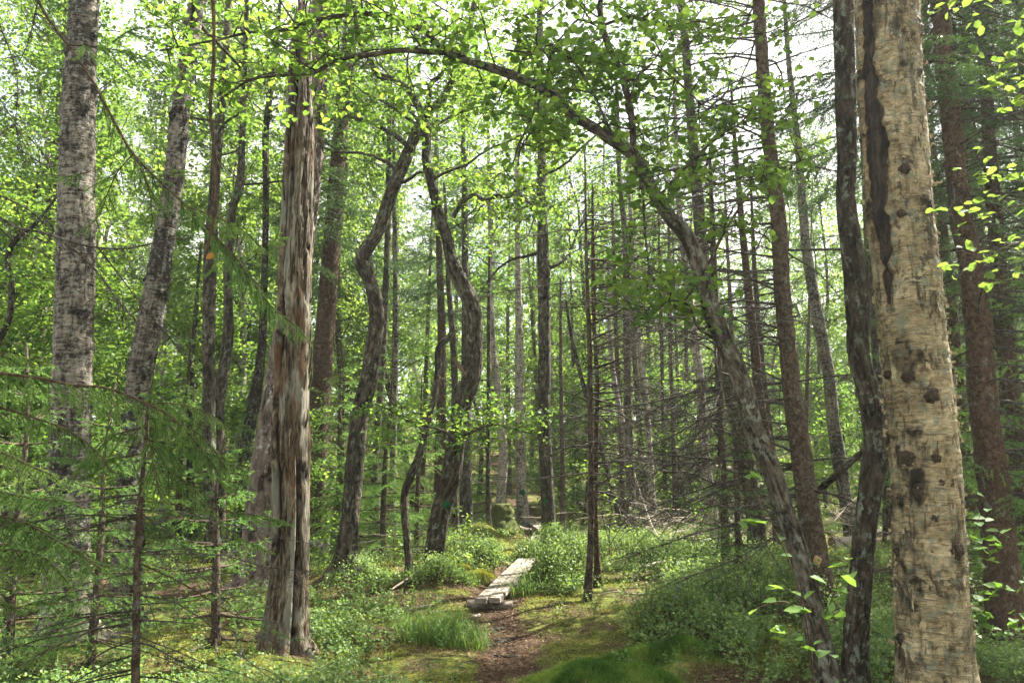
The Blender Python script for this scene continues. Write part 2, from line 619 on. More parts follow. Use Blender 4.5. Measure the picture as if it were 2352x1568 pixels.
MOUNDS = [(.62, 12.9, .55, .30), (-.65, 15.2, .6, .42), (1.95, 7.3, 1.1, .34), (2.6, 8.8, 1.2, .3), (.78, 5.55, .52, .14), (-1.0, 10.35, .42, .22), (2.0, 13.6, 1.3, .16),
          (-2.0, 6.6, .6, .12), (-2.15, 10.4, .5, .2), (-.3, 16.8, .4, .3), (3.2, 11.2, 1.0, .25), (.2, 12.3, .3, -.05), (-.55, 12.2, .5, .14), (1.35, 6.3, .5, .12)]


def hgt(x, y):
    x, y = np.asarray(x, float), np.asarray(y, float)
    p = np.stack([x, y, np.zeros_like(x)], -1)
    pd = pathdist(x, y)
    k = .25 + .75 * sst(.2, .9, pd)
    z = .075 * fbm(p / 1.7, 2) * k + .03 * fbm(p / .42 + 9, 2) * k - .05 * (1 - sst(.1, .5, pd))
    for mx_, my, s, a in MOUNDS:
        z = z + a * np.exp(-((x - mx_)**2 + (y - my)**2) / (2 * (s * .55)**2))
    z = z + 4.2 * sst(17, 62, y + .15 * x) + .25 * fbm(p / 6, 2) * sst(16, 26, y) + .02 * np.maximum(y - 60, 0)
    z = z + .5 * sst(4, 12, np.abs(x)) * sst(6, 12, y) * fbm(p / 4 + 3, 2) * .6
    return z


def ground_mat():
    m, nt, out = mat('forest_floor')
    g = nt.nodes.new('ShaderNodeNewGeometry').outputs['Position']
    pth = attr(nt, 'rnd', 'Fac')
    n1 = noise(nt, g, 1.3, (1, 1, 1), 5, .65, .5)
    n2 = noise(nt, g, 9, (1, 1, 1), 5, .75, .4)
    n3 = noise(nt, g, 30, (1, 1, 1), 4, .75, .6)
    moss = ramp(nt, n2, [(.36, (.05, .06, .015)), (.5, (.13, .15, .03)), (.64, (.24, .25, .06))])
    lit = ramp(nt, n3, [(.3, (.035, .022, .013)), (.5, (.10, .065, .04)), (.66, (.2, .145, .095)), (.8, (.32, .25, .18))])
    col = mix(nt, ramp(nt, n1, [(.45, 0), (.58, 1)]), moss, lit)
    pc = ramp(nt, n3, [(.36, (.015, .009, .006)), (.48, (.075, .045, .028)), (.58, (.14, .09, .058)), (.70, (.26, .19, .13))])
    f = nt.nodes.new('ShaderNodeMath')
    f.operation = 'ADD'
    s = nt.nodes.new('ShaderNodeMath')
    s.operation = 'MULTIPLY_ADD'
    s.inputs[1].default_value = .9
    s.inputs[2].default_value = -.45
    nt.links.new(n2, s.inputs[0])
    nt.links.new(pth, f.inputs[0])
    nt.links.new(s.outputs[0], f.inputs[1])
    col = mix(nt, ramp(nt, f.outputs[0], [(.40, 0), (.60, 1)]), col, pc)
    h = mix(nt, .5, n2, n3)
    finish(nt, out, col, .95, h, .12, 1., .1)
    return m


def build_ground():
    ys = np.concatenate([np.arange(-4, 3, .25), np.arange(3, 16, .06), np.arange(16, 30, .2), np.arange(30, 90, 1.0), np.array([95, 110, 140, 200])])
    u = np.linspace(-1, 1, 261)
    V, rn = [], []
    for y in ys:
        half = 6 + max(y, 0) * 1.25
        x = np.sign(u) * (np.abs(u) ** 1.25) * half
        z = hgt(x, np.full_like(x, y))
        V.append(np.stack([x, np.full_like(x, y), z], 1))
    V = np.concatenate(V)
    pd = pathdist(V[:, 0], V[:, 1])
    rn = 1 - sst(.08, .5, pd + .12 * fbm(V / .4, 2))
    extra = np.exp(-(((V[:, 0] + 1.9) / 1.0)**2 + ((V[:, 1] - 9.9) / .8)**2)) + np.exp(-(((V[:, 0] - 1.75) / .7)**2 + ((V[:, 1] - 5.9) / .45)**2))
    rn = np.clip(np.maximum(rn, extra * .9), 0, 1)
    n, w = len(ys), len(u)
    i = np.arange(n * w).reshape(n, w)
    Q = np.stack([i[:-1, :-1], i[:-1, 1:], i[1:, 1:], i[1:, :-1]], -1).reshape(-1, 4)
    mb = MB()
    mb.add(V, [Q], None, rn)
    o = mb.build('ground', ground_mat())
    o['kind'] = 'structure'


build_ground()


# ------------------------------------------------------------------ branches and crowns
def rot(d, ax, a):
    ax = ax / (np.linalg.norm(ax) + 1e-9)
    return d * math.cos(a) + np.cross(ax, d) * math.sin(a) + ax * (ax @ d) * (1 - math.cos(a))


def limb(o, d, L, rg, up=.15, wob=.25, n=7):
    pts = [np.array(o, float)]
    d = np.array(d, float) / np.linalg.norm(d)
    for i in range(n - 1):
        d = nrm(d + rg.normal(0, wob, 3) + np.array([0, 0, up]))
        pts.append(pts[-1] + d * L / (n - 1))
    return np.array(pts)


def leafy_limb(mbw, mbl, o, d, L, r, rg, leaf, dens=1., up=.12, far=False, sub=5, droop=-.1, tilt=.55, wsides=5):
    """a limb with side twigs; leaves sit along the twigs"""
    ax = limb(o, d, L, rg, up)
    tube(mbw, ax, np.linspace(r, r * .25, len(ax)), wsides, L / 10 if not far else None, rnd=.5)
    C = []
    for k in range(sub):
        t = .25 + .75 * (k + rg.random() * .8) / sub
        i = min(int(t * (len(ax) - 1)), len(ax) - 2)
        q = ax[i] + (ax[i + 1] - ax[i]) * (t * (len(ax) - 1) - i)
        td = nrm(ax[i + 1] - ax[i])
        sdir = nrm(np.cross(td, [0, 0, 1]) * rg.choice([-1, 1]) + td * rg.uniform(.2, .9) + rg.normal(0, .3, 3))
        l2 = L * rg.uniform(.25, .5)
        tw = limb(q, sdir, l2, rg, droop * .5, .25, 5)
        tube(mbw, tw, np.linspace(max(r * .3, .003), .0015, 5), 3, rnd=.5, cap=False)
        m = max(3, int(l2 / leaf * 1.6 * dens))
        tt = rg.random(m) * 4
        ii = np.minimum(tt.astype(int), 3)
        C.append(tw[ii] + (tw[ii + 1] - tw[ii]) * (tt - ii)[:, None] + rg.normal(0, 1, (m, 3)) * np.array([1.5, 1.5, .9]) * leaf)
        for s_ in range(3):
            q2 = tw[rg.integers(1, 5)]
            e = q2 + nrm(sdir + rg.normal(0, .7, 3)) * l2 * .5
            if not far:
                tube(mbw, [q2, (q2 + e) / 2 + rg.normal(0, .01, 3), e], [.0025, .002, .0012], 3, rnd=.5, cap=False)
            m2 = max(2, int(l2 * .5 / leaf * 2.2 * dens))
            C.append(q2 + (e - q2) * rg.random((m2, 1)) + rg.normal(0, 1, (m2, 3)) * leaf * np.array([.9, .9, .6]))
    C = np.concatenate(C)
    leafset(mbl, C, leaf, None, tilt, rg.normal(.45, .18), far, .82, rg)


def decid(h, r0, lo, reach, nl, leaf, dens, seed, bend=.3, far=False):
    """trunk, limbs and leaves of a whole broadleaf tree standing at the origin"""
    rg = np.random.default_rng(seed)
    n = 9
    pts = np.zeros((n, 3))
    pts[:, 2] = np.linspace(-.15, h, n)
    pts[1:, :2] = np.cumsum(rg.normal(0, bend, (n - 1, 2)), 0) * .6
    rad = r0 * (1 - np.linspace(0, 1, n) ** 1.2 * .88)
    rad[0] *= 1.35
    tr, br, cr = MB(), MB(), MB()
    tube(tr, pts, rad, 10 if far else 14, .25, .012, (14, 4), False, seed % 97, lump=.05)
    for k in range(nl):
        t = lo + (1 - lo) * (k + rg.random()) / nl
        i = min(int(t * (n - 1)), n - 2)
        q = pts[i] + (pts[i + 1] - pts[i]) * (t * (n - 1) - i)
        az = k * 2.4 + rg.normal(0, .4)
        el = rg.uniform(.0, .6) + .5 * t
        L = reach * (1 - .55 * ((t - lo) / (1 - lo + 1e-6)) ** 1.3) * rg.uniform(.65, 1.15)
        leafy_limb(br, cr, q, (math.cos(az) * math.cos(el), math.sin(az) * math.cos(el), math.sin(el)), L, max(.012, r0 * .25 * (1 - t * .5)), rg, leaf, dens, .1, far, 6 if not far else 7, wsides=4)
    return tr, br, cr


def spruce_branch(o, az, L, rg, droop, tip, spacing, ratio, el=0., S=None, wood=None, r=.01, hang=.25, n=8):
    """a live spruce branch; shoots are appended to S as (start, end, shade)"""
    s = np.linspace(0, 1, n)
    hd = np.array([math.cos(az), math.sin(az), 0])
    z = L * (math.tan(el) * s - droop * s**1.3 + tip * s**3)
    ax = np.array(o) + hd * (s * L)[:, None]
    ax[:, 2] += z
    ax[1:, :2] += rg.normal(0, .02 * L, (n - 1, 2)).cumsum(0) * .5
    if wood is not None:
        tube(wood, ax, np.linspace(r, r * .2, n), 4, rnd=.5, cap=False)
    side = np.array([-math.sin(az), math.cos(az), 0])
    m = max(2, int(L / spacing))
    sh = rg.normal(.45, .15)
    for k in range(m):
        t = .12 + .88 * (k + .5) / m
        q = np.array([np.interp(t, s, ax[:, j]) for j in range(3)])
        td = nrm(np.array([np.interp(min(t + .05, 1), s, ax[:, j]) - np.interp(t - .05, s, ax[:, j]) for j in range(3)]))
        for sg in (-1, 1):
            l2 = ratio * L * (1 - t) ** .8 * rg.uniform(.6, 1.1) + spacing * 1.2
            dd = nrm(td * rg.uniform(.5, .9) + side * sg * rg.uniform(.6, 1) + np.array([0, 0, -hang * rg.uniform(.4, 1.6)]))
            e = q + dd * l2
            e[2] -= hang * l2 * .5
            mid = (q + e) / 2 + np.array([0, 0, .06 * l2])
            S.append((q, mid, sh))
            S.append((mid, e, min(1, sh + .12)))
            if l2 > spacing * 3.2:
                for w_ in range(int(l2 / spacing * .8)):
                    u = rg.uniform(.2, .9)
                    q2 = q + (e - q) * u
                    d2 = nrm(dd * .8 + np.cross(dd, [0, 0, 1]) * rg.choice([-1, 1]) * .8 + np.array([0, 0, -hang * rg.uniform(.2, 1.8)]))
                    S.append((q2, q2 + d2 * l2 * rg.uniform(.2, .42), min(1, sh + .08)))
        if t > .9:
            S.append((q, ax[-1], min(1, sh + .2)))
    return ax


def put_needles(mb, S, dens, nl, nw, flat=.2, rg=R):
    if not S:
        return
    p0 = np.array([s[0] for s in S])
    p1 = np.array([s[1] for s in S])
    c = np.array([s[2] for s in S])
    L = np.linalg.norm(p1 - p0, axis=1)
    per = np.maximum(4, (L * dens).astype(int))
    q = np.maximum(4, (per // 4 + 1) * 4)
    for k in np.unique(q):
        i = q == k
        needles(mb, p0[i], p1[i], int(k), nl, nw, c[i], flat, .75, rg)


def spruce(h, r0, lo, R0, seed, spacing=.14, per=6, nl=.035, nw=.008, dead_lo=.12, dens=110):
    rg = np.random.default_rng(seed)
    tr, dd, ndl, br = MB(), MB(), MB(), MB()
    pts = np.array([[0, 0, -.15], [rg.normal(0, .04), rg.normal(0, .04), h * .4], [rg.normal(0, .07), rg.normal(0, .07), h * .8], [0, 0, h]])
    tube(tr, pts, [r0 * 1.25, r0 * .85, r0 * .35, .008], 12, .25, .006, (16, 10), False, seed % 91)
    S = []
    z = h * dead_lo
    while z < h - .15:
        t = z / h
        for k in range(per):
            az = rg.random() * 6.28
            q = np.array([np.interp(z, pts[:, 2], pts[:, j]) for j in range(3)])
            L = R0 * (1 - t) ** .75 * rg.uniform(.6, 1.15)
            if t < lo:
                if rg.random() < .55:
                    dead_branch(dd, None, q, az, L * rg.uniform(.3, .8), .008, rg, .15, 5)
            else:
                spruce_branch(q, az, L, rg, .28 * (1 - t) + .02, .18, spacing * (1 - .4 * t), .38, .25 * t, S, br, .012, .3)
        z += h * .028 + .12
    put_needles(ndl, S, dens, nl, nw, .2, rg)
    return tr, dd, br, ndl


def dead_branch(mb, li, o, az, L, r, rg, droop=.1, twigs=8, el=0., lv=0, minr=.0016):
    n = 6
    d = np.array([math.cos(az) * math.cos(el), math.sin(az) * math.cos(el), math.sin(el)])
    pts = [np.array(o, float)]
    for i in range(n - 1):
        d = nrm(d + rg.normal(0, .10, 3) + np.array([0, 0, -droop * (1 if i < 3 else -.3)]))
        pts.append(pts[-1] + d * L / (n - 1))
    pts = np.array(pts)
    tube(mb, pts, np.linspace(r, max(r * .25, minr), n), 4 if r > .006 else 3, rnd=.5, cap=False)
    if li is not None:
        lichen(li, pts, rg, int(L * 10))
    for k in range(twigs):
        t = rg.uniform(.15, 1) * (n - 1)
        i = min(int(t), n - 2)
        q = pts[i] + (pts[i + 1] - pts[i]) * (t - i)
        if lv < 1 and rg.random() < .5:
            a2 = az + rg.choice([-1, 1]) * rg.uniform(.5, 1.1)
            dead_branch(mb, li if rg.random() < .4 else None, q, a2, L * rg.uniform(.2, .45), max(minr, r * .4), rg, droop * 1.2, max(2, twigs // 2), el + rg.normal(-.1, .25), lv + 1, minr)
        else:
            e = q + nrm(nrm(pts[i + 1] - pts[i]) * .6 + rg.normal(0, .6, 3) + np.array([0, 0, -.25])) * L * rg.uniform(.06, .22)
            tube(mb, [q, (q + e) / 2 + rg.normal(0, .01, 3), e], [minr * 1.2, minr, minr * .7], 3, rnd=.5, cap=False)
    return pts


def lichen(mb, pts, rg, n, size=.015):
    if n < 1:
        return
    t = rg.random(n) * (len(pts) - 1)
    i = np.minimum(t.astype(int), len(pts) - 2)
    q = pts[i] + (pts[i + 1] - pts[i]) * (t - i)[:, None]
    k = 12
    C = np.repeat(q, k, 0) + rg.normal(0, size * .5, (n * k, 3)) * np.array([1, 1, 1.3])
    V = C[:, None] + rg.normal(0, size * .42, (n * k, 3, 3))
    mb.add(V.reshape(-1, 3), [np.arange(n * k * 3).reshape(-1, 3)])


# ------------------------------------------------------------------ named trunks, traced by place and distance
def trunk_path(poly, d, top=None, base=None, wobble=0.):
    """poly: [(px, py, width_px)...] from the foot upwards; returns points, radii"""
    P_, r_ = [], []
    for k, (px, py, w) in enumerate(poly):
        dd = d + wobble * math.sin(k * 1.7 + d)
        P_.append(at(px, py, dd))
        r_.append(w * .5 * mpp(px, py, dd))
    P_, r_ = np.array(P_), np.array(r_)
    g = float(hgt(P_[0, 0], P_[0, 1]))
    foot = P_[0].copy()
    if P_[0, 2] > g - .1:
        sl = (P_[0] - P_[1]) / max(P_[1, 2] - P_[0, 2], .05)
        dz = P_[0, 2] - (g - .12)
        foot = P_[0] + sl * dz * .6
        foot[2] = g - .12
        P_ = np.vstack([foot, P_])
        r_ = np.concatenate([[r_[0] * 1.25], r_])
    if top:
        e = P_[-1] - P_[-3]
        e = e / np.linalg.norm(e)
        e = nrm(e * .6 + np.array([0, 0, .5]))
        L = top - P_[-1, 2]
        if L > .3:
            P_ = np.vstack([P_, P_[-1] + e * L * .5, P_[-1] + e * L * .9 + np.array([0, 0, L * .1])])
            r_ = np.concatenate([r_, [r_[-1] * .6, r_[-1] * .12]])
    return P_, r_


def base_of(P_):
    x, y = P_[0, 0], P_[0, 1]
    return (x, y, float(hgt(x, y)))


def crown_for(root, P_, r_, zlo, nl, reach, leaf, dens, seed, lm='alder_leaf', bm='alder_bark', cname='crown', az_bias=None):
    rg = np.random.default_rng(seed)
    br, cr = MB(), MB()
    idx = np.where(P_[:, 2] >= zlo)[0]
    z0 = P_[idx[0], 2]
    z1 = P_[-1, 2]
    for k in range(nl):
        z = z0 + (z1 - z0) * (k + rg.random()) / nl
        i = min(max(np.searchsorted(P_[:, 2], z) - 1, 0), len(P_) - 2)
        f = (z - P_[i, 2]) / max(P_[i + 1, 2] - P_[i, 2], 1e-3)
        q = P_[i] + (P_[i + 1] - P_[i]) * np.clip(f, 0, 1)
        az = k * 2.4 + rg.normal(0, .5) if az_bias is None else az_bias + rg.normal(0, .7)
        el = rg.uniform(-.05, .7)
        leafy_limb(br, cr, q, (math.cos(az) * math.cos(el), math.sin(az) * math.cos(el), math.sin(el)), reach * rg.uniform(.6, 1.2), max(.01, np.interp(z, P_[:, 2], r_) * .35), rg, leaf, dens, .06)
    br.build('branch', M[bm], root)
    cr.build(cname, M[lm], root)


def named(name, poly, d, label, cat, bm, top=None, amp=.012, fq=(16, 4), ridge=True, sides=28, step=.03, lump=.06, crown=None, wobble=0., group=None, seed=None, rndf=None, flare=.55, relief=None):
    P_, r_ = trunk_path(poly, d, top, wobble=wobble)
    root = thing(name, base_of(P_), label, cat, group)
    tr = MB()
    tube(tr, P_, r_, sides, step, amp, fq, ridge, (seed or d * 1.37) % 50, lump=lump, flare=flare, relief=relief)
    if rndf:
        V = np.concatenate(tr.v)
        tr.r = [rndf(V, P_, r_)]
    t = tr.build('trunk', M[bm], root)
    if crown:
        crown_for(root, P_, r_, **crown)
    return root, P_, r_


def extra_limb(root, poly, d, bm, name='limb', sides=12, wobble=.0, step=.05, amp=.006, zs=None):
    pts, rr = [], []
    for k, (px, py, w) in enumerate(poly):
        dd = d + (zs[k] if zs else wobble * k)
        pts.append(at(px, py, dd))
        rr.append(w * .5 * mpp(px, py, dd))
    mb = MB()
    tube(mb, pts, rr, sides, step, amp, (20, 5), True, d % 7, lump=.05)
    mb.build(name, M[bm], root)
    return np.array(pts), np.array(rr)


def sprays_along(root, pts, rr, n, L, leaf, dens, seed, lm='alder_leaf', bm='alder_bark', t0=.1, name='crown', droop=.0, up=None):
    rg = np.random.default_rng(seed)
    br, cr = MB(), MB()
    for k in range(n):
        t = (t0 + (1 - t0) * (k + rg.random()) / n) * (len(pts) - 1)
        i = min(int(t), len(pts) - 2)
        q = pts[i] + (pts[i + 1] - pts[i]) * (t - i)
        d = nrm(rg.normal(0, 1, 3) * np.array([1, 1, .55]) + np.array([0, 0, .15 if up is None else up]))
        leafy_limb(br, cr, q, d, L * rg.uniform(.5, 1.2), .007, rg, leaf, dens, droop, sub=5)
    br.build('twigs', M[bm], root)
    cr.build(name, M[lm], root)


def blob(mb, c, rx, ry, rz, seed, amp=.25, fq=3., n=24, rnd=None):
    th = np.linspace(0, math.pi, n)
    ph = np.linspace(0, 2 * math.pi, n * 2, endpoint=False)
    T, Pp = np.meshgrid(th, ph, indexing='ij')
    D = np.stack([np.sin(T) * np.cos(Pp), np.sin(T) * np.sin(Pp), np.cos(T)], -1)
    k = 1 + amp * fbm(D * fq + seed, 3)
    V = np.array(c) + D * k[..., None] * np.array([rx, ry, rz])
    i = np.arange(n * 2 * n).reshape(n, n * 2)
    j = np.roll(i, -1, 1)
    mb.add(V.reshape(-1, 3), [np.stack([i[:-1], j[:-1], j[1:], i[1:]], -1).reshape(-1, 4)], V.reshape(-1, 3) - np.array(c), rnd)


# ------------------------------------------------------------------ the near trees
def strip_birch(V, P_, r_):
    s = 96
    n = len(V) // s
    ang = np.degrees(np.tile(np.linspace(0, 2 * math.pi, s, endpoint=False), n))
    z = V[:, 2]
    half = 27 * sst(2.3, 3.1, z) * (.75 + .25 * vn(np.stack([z * 1.7, z * 0, z * 0], -1))) + (7 * fbm(V * np.array([9, 9, 14.]), 3)) * sst(2.3, 2.6, z)
    a = np.abs((ang - 24 + 180) % 360 - 180)
    k = np.clip(.5 + (half - a) / 9, 0, 1) * sst(2.2, 2.5, z)
    return k


root, bP, br_ = named('birch_tree', [(2150, 1568, 172), (2139, 1380, 158), (2132, 1200, 151), (2124, 1060, 149), (2111, 920, 149), (2096, 773, 145), (2082, 627, 141), (2066, 480, 141), (2053, 300, 142), (2046, 220, 142), (2040, 100, 137), (2036, -40, 134)], 5.0,
                      'thick old birch with peeling cream bark and a dark dead strip up one side', 'tree', 'old_birch', 12.5, 0, (20, 14), False, 96, .011, .035, relief=relief_birch(1.25), rndf=strip_birch,
                      crown=dict(zlo=7.0, nl=10, reach=2.2, leaf=.07, dens=.8, seed=3, lm='birch_leaf'))
old_birch_root = root
# burls, scar and curls of bark on the old birch
rgb = np.random.default_rng(5)


def on_trunk(P_, r_, px, py):
    """point on the camera side of a trunk at the photo's place, and its outward normal"""
    z = at(px, py, np.interp(0, [0], [P_[len(P_) // 2, 1]]))[2]
    c = np.array([np.interp(z, P_[:, 2], P_[:, j]) for j in range(3)])
    r = np.interp(z, P_[:, 2], r_)
    x = at(px, py, c[1] - r * .7)[0]
    dx = np.clip((x - c[0]) / r, -.97, .97)
    n = np.array([dx, -math.sqrt(1 - dx * dx), 0])
    return c + n * r, n


for px, py, w in [(2070, 412, 20), (2084, 868, 26), (2054, 862, 18), (2088, 1050, 30), (2140, 1052, 18), (2103, 1130, 17), (2138, 1185, 15), (2064, 510, 17), (2130, 915, 24), (2150, 1105, 12)]:
    c, n = on_trunk(bP, br_, px, py)
    mb = MB()
    s = w * .55 * 5 / FPX
    blob(mb, c - n * s * .1, s * 1.15, s * .8, s, px, .38, 2.6, 18)
    mb.build('burl', M['burl'], root)
c, n = on_trunk(bP, br_, 2185, 1256)
mb = MB()
blob(mb, c - n * .012, .055, .03, .045, 3, .25, 3)
mb.build('bark_scar', M['burl'], root)
mb = MB()
for k in range(1000):
    z = rgb.uniform(.05, 6.4)
    c = np.array([np.interp(z, bP[:, 2], bP[:, j]) for j in range(3)])
    r = np.interp(z, bP[:, 2], br_)
    a = rgb.choice([rgb.uniform(-.35, .1), rgb.uniform(2.5, 3.5), rgb.uniform(.0, 3.14), rgb.uniform(.9, 2.9)])
    if z > 2.2 and -.2 < a < 1.05:
        continue
    n = np.array([-math.cos(a), -math.sin(a), 0])
    t = np.array([math.sin(a), -math.cos(a), 0]) * rgb.choice([-1, 1])
    L, hh = rgb.gamma(2.0, .007), rgb.gamma(2.0, .011)
    curl = rgb.uniform(.5, 3.0)
    V = []
    for i in range(5):
        u = i / 4
        ang = u * curl
        p = c + n * (r + .002 + L * (1 - math.cos(ang)) * .6) + t * (L * math.sin(ang) if curl > 1.2 else L * u)
        for j in (-1, 1):
            V.append(p + np.array([0, 0, 1]) * (hh * .5 * j * rgb.uniform(.4, 1.2) + rgb.normal(0, .002)))
    q = np.array([[2 * i, 2 * i + 1, 2 * i + 3, 2 * i + 2] for i in range(4)])
    mb.add(V, [q], np.array(V))
mb.build('peeling_bark', M['bark_curl'], root)

# dark bent alder hugging the birch
named('alder_tree', [(1962, 1568, 58), (1968, 1440, 54), (1978, 1320, 50), (1988, 1200, 50), (2002, 1104, 52), (2011, 1010, 50), (2004, 945, 50), (1992, 890, 48), (1974, 828, 46), (1970, 737, 48), (1964, 627, 50), (1954, 554, 46), (1944, 476, 42), (1945, 366, 42), (1942, 256, 44), (1939, 146, 44), (1936, -30, 42)], 5.5,
      'dark bent fissured trunk standing right against the thick old birch', 'tree', 'dark_bark', 11.5, .012, (18, 6), True, 72, .016, .05,
      crown=dict(zlo=6.4, nl=9, reach=1.8, leaf=.07, dens=.8, seed=8))

# leaning alder that arches over the clearing
root, pP, pr = named('alder_tree', [(1905, 1568, 56), (1888, 1500, 54), (1866, 1400, 52), (1840, 1287, 46), (1803, 1177, 44), (1767, 1067, 44), (1734, 993, 43), (1706, 883, 42), (1675, 810, 40), (1642, 737, 39), (1620, 663, 37), (1598, 590, 35), (1576, 542, 33), (1543, 505, 30), (1507, 450, 28), (1478, 395, 28), (1448, 351, 28), (1412, 326, 26), (1368, 297, 24), (1313, 263, 23), (1261, 212, 22), (1203, 183, 21), (1142, 161, 19), (1087, 143, 18), (1032, 124, 17), (1003, 100, 14), (977, 73, 13), (929, 48, 12), (878, 35, 12), (823, 31, 11), (764, 40, 10), (720, 48, 9), (658, 68, 8), (574, 75, 6), (500, 92, 5), (440, 103, 4), (366, 117, 3)], 5.5,
                       'leaning lichen covered alder whose trunk arches across the whole clearing', 'tree', 'lichen_bark', None, .009, (24, 7), True, 48, .016, .07)
arch = root
A1 = extra_limb(root, [(1034, 122, 13), (977, 119, 13), (922, 115, 12), (867, 124, 11), (801, 132, 10), (757, 146, 9), (728, 165, 8), (660, 172, 6), (574, 185, 5), (510, 225, 3)], 5.5, 'alder_bark', wobble=-.03)
A2 = extra_limb(root, [(1455, 352, 16), (1454, 310, 15), (1451, 270, 15), (1441, 220, 15), (1426, 165, 15), (1401, 114, 14), (1382, 55, 13), (1378, 20, 12), (1386, -40, 11), (1395, -160, 8)], 5.5, 'alder_bark', wobble=.03)
A3 = extra_limb(root, [(1250, 205, 6), (1262, 150, 5), (1270, 115, 5), (1300, 75, 4), (1330, 45, 4), (1370, 60, 3)], 5.5, 'alder_bark', 'branch', 8)
A4 = extra_limb(root, [(1428, 330, 7), (1400, 295, 6), (1375, 240, 5), (1350, 190, 5), (1325, 150, 4), (1270, 115, 4), (1215, 120, 3), (1160, 115, 3)], 5.5, 'alder_bark', 'branch', 8, wobble=-.04)
A5 = extra_limb(root, [(1448, 220, 6), (1470, 170, 5), (1500, 148, 4), (1540, 175, 4), (1580, 210, 3), (1620, 250, 3)], 5.5, 'alder_bark', 'branch', 8, wobble=.03)
A6 = extra_limb(root, [(1190, 175, 7), (1197, 140, 6), (1220, 118, 5), (1250, 105, 4), (1275, 108, 3)], 5.5, 'alder_bark', 'branch', 8)
A7 = extra_limb(root, [(1640, 775, 9), (1605, 755, 6), (1580, 700, 5), (1540, 690, 4), (1500, 720, 3), (1455, 740, 2.5)], 5.4, 'alder_bark', 'branch', 8, wobble=-.03)
A8 = extra_limb(root, [(1470, 400, 6), (1478, 470, 5), (1482, 540, 4), (1490, 620, 4), (1485, 680, 3)], 5.4, 'alder_bark', 'branch', 8, wobble=-.03)
A10 = extra_limb(root, [(1612, 640, 8), (1650, 560, 6), (1690, 490, 5), (1735, 430, 4), (1790, 390, 3), (1850, 365, 2)], 5.5, 'alder_bark', 'branch', 8, wobble=.04)
A11 = extra_limb(root, [(1510, 455, 7), (1560, 400, 6), (1620, 340, 5), (1690, 290, 4), (1760, 265, 3), (1830, 240, 2)], 5.5, 'alder_bark', 'branch', 8, wobble=.08)
A12 = extra_limb(root, [(1380, 60, 7), (1450, 40, 6), (1530, 60, 5), (1610, 50, 4), (1700, 80, 3)], 5.7, 'alder_bark', 'branch', 8, wobble=.08)
A9 = extra_limb(root, [(1240, 222, 7), (1215, 285, 5), (1195, 330, 4), (1190, 380, 3)], 5.4, 'alder_bark', 'branch', 8, wobble=-.05)
for k, (a, n, L) in enumerate([((pP[-16:], pr[-16:]), 26, .75), (A1, 14, .7), (A2, 14, .8), (A3, 6, .55), (A4, 8, .6), (A5, 8, .6), (A6, 5, .5), (A7, 7, .4), (A8, 6, .35), (A9, 6, .5), (A10, 9, .45), (A11, 10, .5), (A12, 9, .5)]):
    sprays_along(root, a[0], a[1], n, L, .060, .5, 50 + k, t0=.05 if k else .0, name='foliage')

# two grey birches on the left
root, qP, qr = named('birch_tree', [(150, 1440, 110), (153, 1300, 100), (156, 1200, 95), (158, 1080, 89), (163, 960, 86), (168, 800, 84), (172, 680, 82), (174, 600, 82), (176, 450, 78), (178, 330, 74), (182, 200, 69), (188, 100, 65), (196, -30, 60)], 7.6,
                     'stout upright grey birch behind the spruce sapling sprays', 'tree', 'birch_grey', 14, 0, (20, 14), False, 72, .016, .03, relief=relief_birch(1.1),
                     crown=dict(zlo=5.8, nl=16, reach=2.6, leaf=.065, dens=1.0, seed=12, lm='birch_leaf'))
root, qP, qr = named('birch_tree', [(280, 1420, 76), (290, 1300, 67), (298, 1200, 63), (308, 1000, 58), (322, 860, 58), (344, 740, 56), (362, 640, 52), (385, 500, 45), (400, 400, 43), (412, 280, 41), (425, 180, 39), (440, 80, 37), (458, -30, 33)], 8.4,
                     'grey birch with a kinked leaning trunk beside the stout upright birch', 'tree', 'birch_grey', 13.5, 0, (22, 14), False, 64, .016, .04, relief=relief_birch(1.0),
                     crown=dict(zlo=5.6, nl=14, reach=2.4, leaf=.065, dens=1.0, seed=13, lm='birch_leaf'))


# weathered barkless snag
def snag_mask(V, P_, r_):
    s = 96
    n = len(V) // s
    ang = np.degrees(np.tile(np.linspace(0, 2 * math.pi, s, endpoint=False), n))
    z = V[:, 2]
    w = vn(np.stack([z * 2.2, z * 0, z * 0], -1))
    a = np.abs((ang - 50 - 7 * w + 180) % 360 - 180)
    half = 16 + 6 * w - 4 * sst(4.2, 5.2, z)
    k = np.clip(.5 + (half - a) / 9, 0, 1) * sst(.6, 1.1, z + .3 * w)
    b = np.abs((ang - 128 - 5 * w + 180) % 360 - 180)
    k2 = np.clip(.5 + (5 + 3 * w - b) / 8, 0, 1) * (1 - sst(1.3, 1.9, z))
    b = np.abs((ang - 80 - 8 * w + 180) % 360 - 180)
    k3 = np.clip(.5 + (5 + 5 * w - b) / 8, 0, 1) * sst(3.4, 4.0, z)
    return np.clip(k + k2 * .9 + k3 * .9, 0, 1)


def carve(o, P_, s, depth):
    me = o.data
    n = len(me.vertices)
    co = np.zeros(n * 3, np.float32)
    me.vertices.foreach_get('co', co)
    co = co.reshape(-1, s, 3)
    k = np.zeros(n, np.float32)
    me.attributes['rnd'].data.foreach_get('value', k)
    c = co.mean(1, keepdims=True)
    d = nrm(co - c)
    co -= d * (depth * k.reshape(-1, s, 1))
    me.vertices.foreach_set('co', co.ravel())
    me.update()


